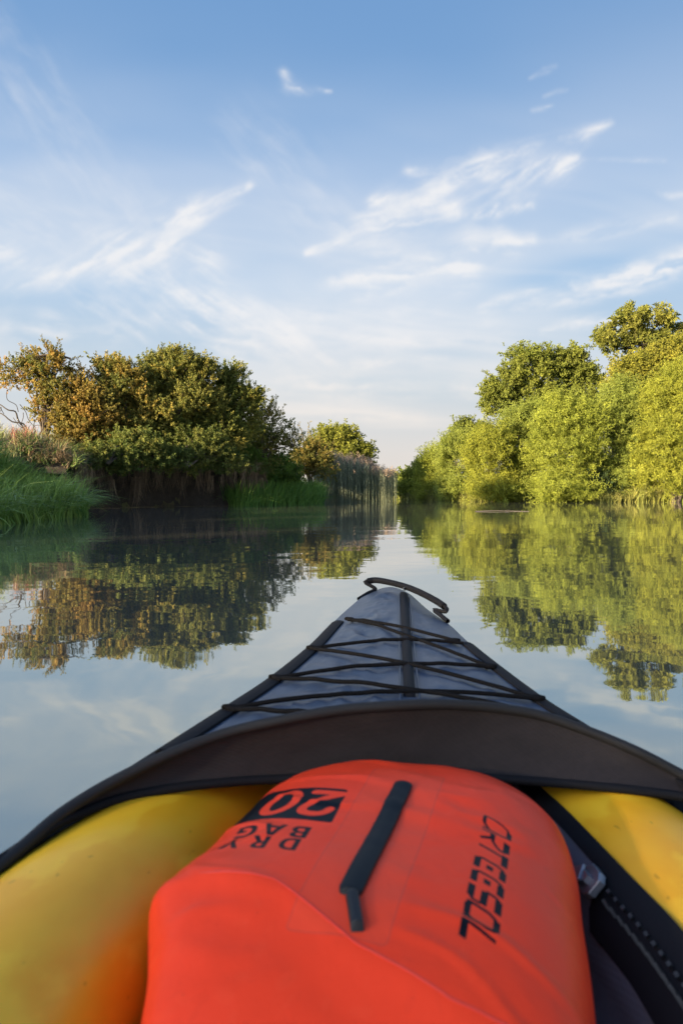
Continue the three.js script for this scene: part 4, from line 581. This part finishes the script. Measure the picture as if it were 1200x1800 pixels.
{
  const g = canvas.getContext('2d'), cx = (x) => (x + 0.25) / 0.5 * SIDE, cy = (s) => (0.84 - s) / 0.5 * SIDE, k = SIDE / 0.5;
  g.fillStyle = '#ec4022'; g.fillRect(0, 0, SIDE, SIDE);
  const r = rng(91);   // scuffs and faint dirt
  for (let i = 0; i < 900; i++) { const x = r() * SIDE, y = r() * SIDE, q = 2 + r() * 22; g.globalAlpha = 0.07; g.fillStyle = r() < 0.5 ? '#c93324' : '#ff6a4d'; g.beginPath(); g.ellipse(x, y, q, q * (0.15 + 0.5 * r()), r() * 3, 0, 6.3); g.fill(); }
  for (let i = 0; i < 160; i++) { g.globalAlpha = 0.25 * r(); g.fillStyle = '#7a1d15'; g.beginPath(); g.arc(r() * SIDE, r() * SIDE, 0.6 + r() * 1.6, 0, 6.3); g.fill(); }
  g.globalAlpha = 1;
  const b = new THREE.Vector2(-0.207, -0.978);    // the bag's own axis in (x, s), towards its roll top
  // the welded patch round the zip
  g.save(); g.translate(cx(-0.027), cy(0.592)); g.rotate(Math.atan2(0.207, 0.978)); g.strokeStyle = '#d84430'; g.lineWidth = 4; g.fillStyle = '#e8462a'; g.beginPath(); g.roundRect ? g.roundRect(-0.034 * k, -0.125 * k, 0.068 * k, 0.25 * k, 12) : g.rect(-0.034 * k, -0.125 * k, 0.068 * k, 0.25 * k); g.fill(); g.stroke(); g.restore();
  // 20 in its box, BAG and DRY above it, read from the bow: letters' tops towards the roll top
  const ink = '#0b0d12', frame = (x, s) => { g.save(); g.setTransform(-0.970, -0.240, 0.150, -0.985, cx(x), cy(s)); };   // canvas x along the writing, y down the letters
  frame(-0.0674, 0.6072);
  g.fillStyle = ink; g.beginPath(); const w = 0.112 * k, h = 0.062 * k, q = 10; g.moveTo(q, 0); g.lineTo(w, 0); g.lineTo(w, h); g.lineTo(q, h); g.quadraticCurveTo(0, h, 0, h - q); g.lineTo(0, q); g.quadraticCurveTo(0, 0, q, 0); g.fill();
  g.strokeStyle = '#ec4022'; g.lineWidth = 0.0085 * k; g.lineJoin = 'round'; g.lineCap = 'round';
  g.save(); g.transform(1, 0, -0.22, 1, 0.011 * k, -0.001 * k);
  g.beginPath(); g.moveTo(0.002 * k, 0.024 * k); g.quadraticCurveTo(0.003 * k, 0.013 * k, 0.014 * k, 0.013 * k); g.quadraticCurveTo(0.026 * k, 0.013 * k, 0.026 * k, 0.024 * k); g.quadraticCurveTo(0.025 * k, 0.035 * k, 0.003 * k, 0.054 * k); g.lineTo(0.029 * k, 0.054 * k); g.stroke();
  g.beginPath(); g.ellipse(0.052 * k, 0.0335 * k, 0.012 * k, 0.0205 * k, 0, 0, 6.3); g.stroke();
  g.restore(); g.restore();
  const word = (x, s, text, size, step) => { frame(x, s); g.fillStyle = ink; g.font = `bold ${Math.round(size * k)}px sans-serif`; g.textBaseline = 'alphabetic'; [...text].forEach((c, i) => { g.save(); g.translate(i * step * k, 0); g.scale(1.05, 1); g.fillText(c, 0, 0); g.restore(); }); g.restore(); };
  word(-0.0805, 0.5985, 'BAG', 0.029, 0.0235); word(-0.0862, 0.577, 'DRY', 0.0275, 0.026);
  // the maker's word down the right side, letters' tops to the right
  g.save(); g.setTransform(-0.207, 0.978, -0.978, -0.207, cx(0.0629), cy(0.642)); g.strokeStyle = ink; g.lineCap = 'butt'; g.lineJoin = 'round'; g.transform(1, 0, -0.45, 1, 0, 0);
  const H = -0.0225 * k, A = 0.0213 * k, thin = 0.0021 * k, thick = 0.0050 * k;
  const draw = (i, strokes) => { for (const [wd, pts] of strokes) { g.lineWidth = wd; g.beginPath(); pts.forEach(([x, y], n) => n ? g.lineTo((i + 0.08 + x * 0.8) * A, y * H) : g.moveTo((i + 0.08 + x * 0.8) * A, y * H)); g.stroke(); } };
  const arch = [[0, 0], [0, 0.7], [0.12, 0.9], [0.4, 1], [0.7, 1], [0.9, 0.9], [1, 0.7], [1, 0]];
  draw(0, [[thin, arch], [thick * 0.8, [[0.3, 0.98], [0.98, 0.98]]], [thick * 0.6, [[0.02, 0.03], [0.6, 0.03]]], [thin * 1.2, [[0.6, 0.03], [0.98, 0.25]]]]);
  draw(1, [[thin, [[0, 0], [0, 0.45]]], [thick, [[0.1, 0.95], [0.9, 0.95]]], [thin * 1.3, [[0.95, 0.95], [1, 0.7], [0.6, 0.45], [0, 0.42]]], [thick * 0.8, [[0, 0.42], [0.45, 0.42]]], [thin * 1.2, [[0.4, 0.42], [0.85, 0]]]]);
  draw(2, [[thick, [[0, 0.95], [1, 0.95]]], [thin * 1.3, [[0.2, 0], [0.2, 0.95]]]]);
  for (const i of [3, 4]) draw(i, [[thick, [[0.1, 0.06], [0.95, 0.06]]], [thick, [[0.25, 0.95], [1, 0.95]]], [thin * 1.2, [[0.15, 0.04], [0, 0.2], [0, 0.75], [0.1, 0.92], [0.3, 0.97]]], [thick, [[0.35, 0.5], [0.72, 0.5]]]]);
  draw(5, [[thick, [[0, 0.06], [0.85, 0.06]]], [thin * 1.3, [[0.8, 0.04], [1, 0.15], [1, 0.4]]], [thick, [[1, 0.48], [0.05, 0.5]]], [thin * 1.3, [[0, 0.52], [0, 0.85], [0.15, 0.97]]], [thick, [[0.12, 0.95], [1, 0.95]]]]);
  draw(6, [[thin * 1.4, [...arch.map(([x, y]) => [x, y]), [1, 0.25], [0.85, 0.05], [0.3, 0], [0.1, 0.06], [0, 0.2]]], [thick * 0.9, [[0.15, 0.05], [0.85, 0.05]]], [thick * 0.9, [[0.15, 0.97], [0.85, 0.97]]]]);
  draw(7, [[thin * 1.3, [[0.05, 0], [0.05, 1]]], [thick, [[0.02, 0.06], [0.95, 0.06]]]]);
  g.restore();
}
const bagTex = new THREE.CanvasTexture(canvas); bagTex.colorSpace = THREE.SRGBColorSpace;
const bagBump = floatTexture(512, (x, y) => mirrorTile(x, y, 30, 4));
const bagMat = new THREE.MeshPhysicalMaterial({ map: bagTex, roughness: 0.42, bumpMap: bagBump, bumpScale: 0.0004, specularIntensity: 0.28 });
part('body', grid(140, 130, (u, v) => {
  const a = u * 2 * Math.PI - Math.PI / 2, s = v < 0.85 ? lerp(0.345, 0.745, v / 0.85) : lerp(0.745, 0.79, Math.sin((v - 0.85) / 0.15 * Math.PI / 2)); let [x, y] = bagPoint(a, s); if (v === 1) { x = 0.01 + (x - 0.01) * 0.9; y = 0.2 + (y - 0.2) * 0.9; }
  y += bagWrinkle(x, s) * smooth(0.2, 0.27, y) + 0.004 * smooth(0.08, 0.2, y) * Math.exp(-(Math.abs((x + 0.205) / 0.032) ** 1.4) - Math.abs((s - 0.541) / 0.04) ** 1.4); return [x, y, -s, (x + 0.25) / 0.5, (s - 0.34) / 0.5];
}), bagMat, bag);
part('top_collar', grid(80, 16, (u, v) => {   // beyond the body the film is pressed flat for the roll top
  const a = u * 2 * Math.PI - Math.PI / 2, [x, y] = bagPoint(a, 0.345), flat = Math.max(0, 1 - v * 1.25), t = smooth(0, 1, v); return [lerp(x, x * 1.18 + 0.006, t), lerp(0.215 + (y - 0.215) * Math.sqrt(flat), 0.215 + 0.0025 * Math.sign(y - 0.215), t), -0.345 + 0.11 * v, 0.9, 0.05];
}), bagMat, bag);
part('end_panel', grid(40, 10, (u, v) => { const a = u * 2 * Math.PI, [x, y] = bagPoint(a, 0.79); return [0.01 + (x - 0.01) * 0.9 * v, 0.2 + (y - 0.2) * 0.9 * v, -0.79 - 0.01 * (1 - v * v), 0.95, 0.95]; }), bagMat, bag);
function onBag(centre, width, lift, n, h = 0.002) {
  return grid(8, n, (u, v) => {
    const [x0, s0] = centre(v), [x1, s1] = centre(Math.min(1, v + 0.01)), [x2, s2] = centre(Math.max(0, v - 0.01)), dx = x1 - x2, ds = s1 - s2, len = Math.hypot(dx, ds) || 1, i = Math.round(u * 8), side = [-1, -1, -0.9, -0.45, 0, 0.45, 0.9, 1, 1][i], w = width(v) * 0.5 * side, x = x0 + ds / len * w, s = s0 - dx / len * w;
    return [x, bagSurface(x, s) + (i === 0 || i === 8 || v === 0 || v === 1 ? -0.003 : lift + h * (1 - side * side)), -s, u * 0.03, v * 0.2];
  });
}
part('seam', onBag((t) => { const x = lerp(-0.185, 0.112, t); return [x, crease(x) + 0.002]; }, () => 0.0018, 0.0004, 70, 0.0003), mat([0.70, 0.040, 0.018], 0.5), bag);
const round = (t, len, w) => { const d = Math.min(t, 1 - t) * len; return d < w * 0.35 ? lerp(0.55, 1, Math.sin(clamp(d / (w * 0.35), 0, 1) * Math.PI / 2)) : 1; };
part('zip_pocket', onBag((t) => [lerp(-0.0068, -0.0467, t), lerp(0.6815, 0.503, t)], (t) => 0.0168 * round(t, 0.2, 0.017), 0.0025, 60), mat([0.006, 0.008, 0.010], 0.55, { specularIntensity: 0.5 }), bag);
part('zip_puller', onBag((t) => [lerp(-0.0448, -0.0384, t), lerp(0.506, 0.471, t)], (t) => 0.0085, 0.0045, 14), mat([0.008, 0.009, 0.011], 0.6), bag);
{
  const roll = new THREE.Shape(); for (let i = 0; i <= 24; i++) { const a = i / 24 * 2 * Math.PI, x = Math.cos(a) * 0.030, y = Math.sin(a) * 0.020; i ? roll.lineTo(x, y) : roll.moveTo(x, y); }
  const g = new THREE.ExtrudeGeometry(roll, { depth: 0.29, bevelSize: 0.004, bevelThickness: 0.004, bevelSegments: 2, curveSegments: 24 }); g.rotateY(Math.PI / 2); g.translate(-0.14, 0, 0);
  const m = part('roll_top', g, mat([0.02, 0.02, 0.025], 0.6), bag); m.position.set(-0.012, 0.222, -0.225); m.rotation.y = 0.03;
}

renderer.render(scene, camera);
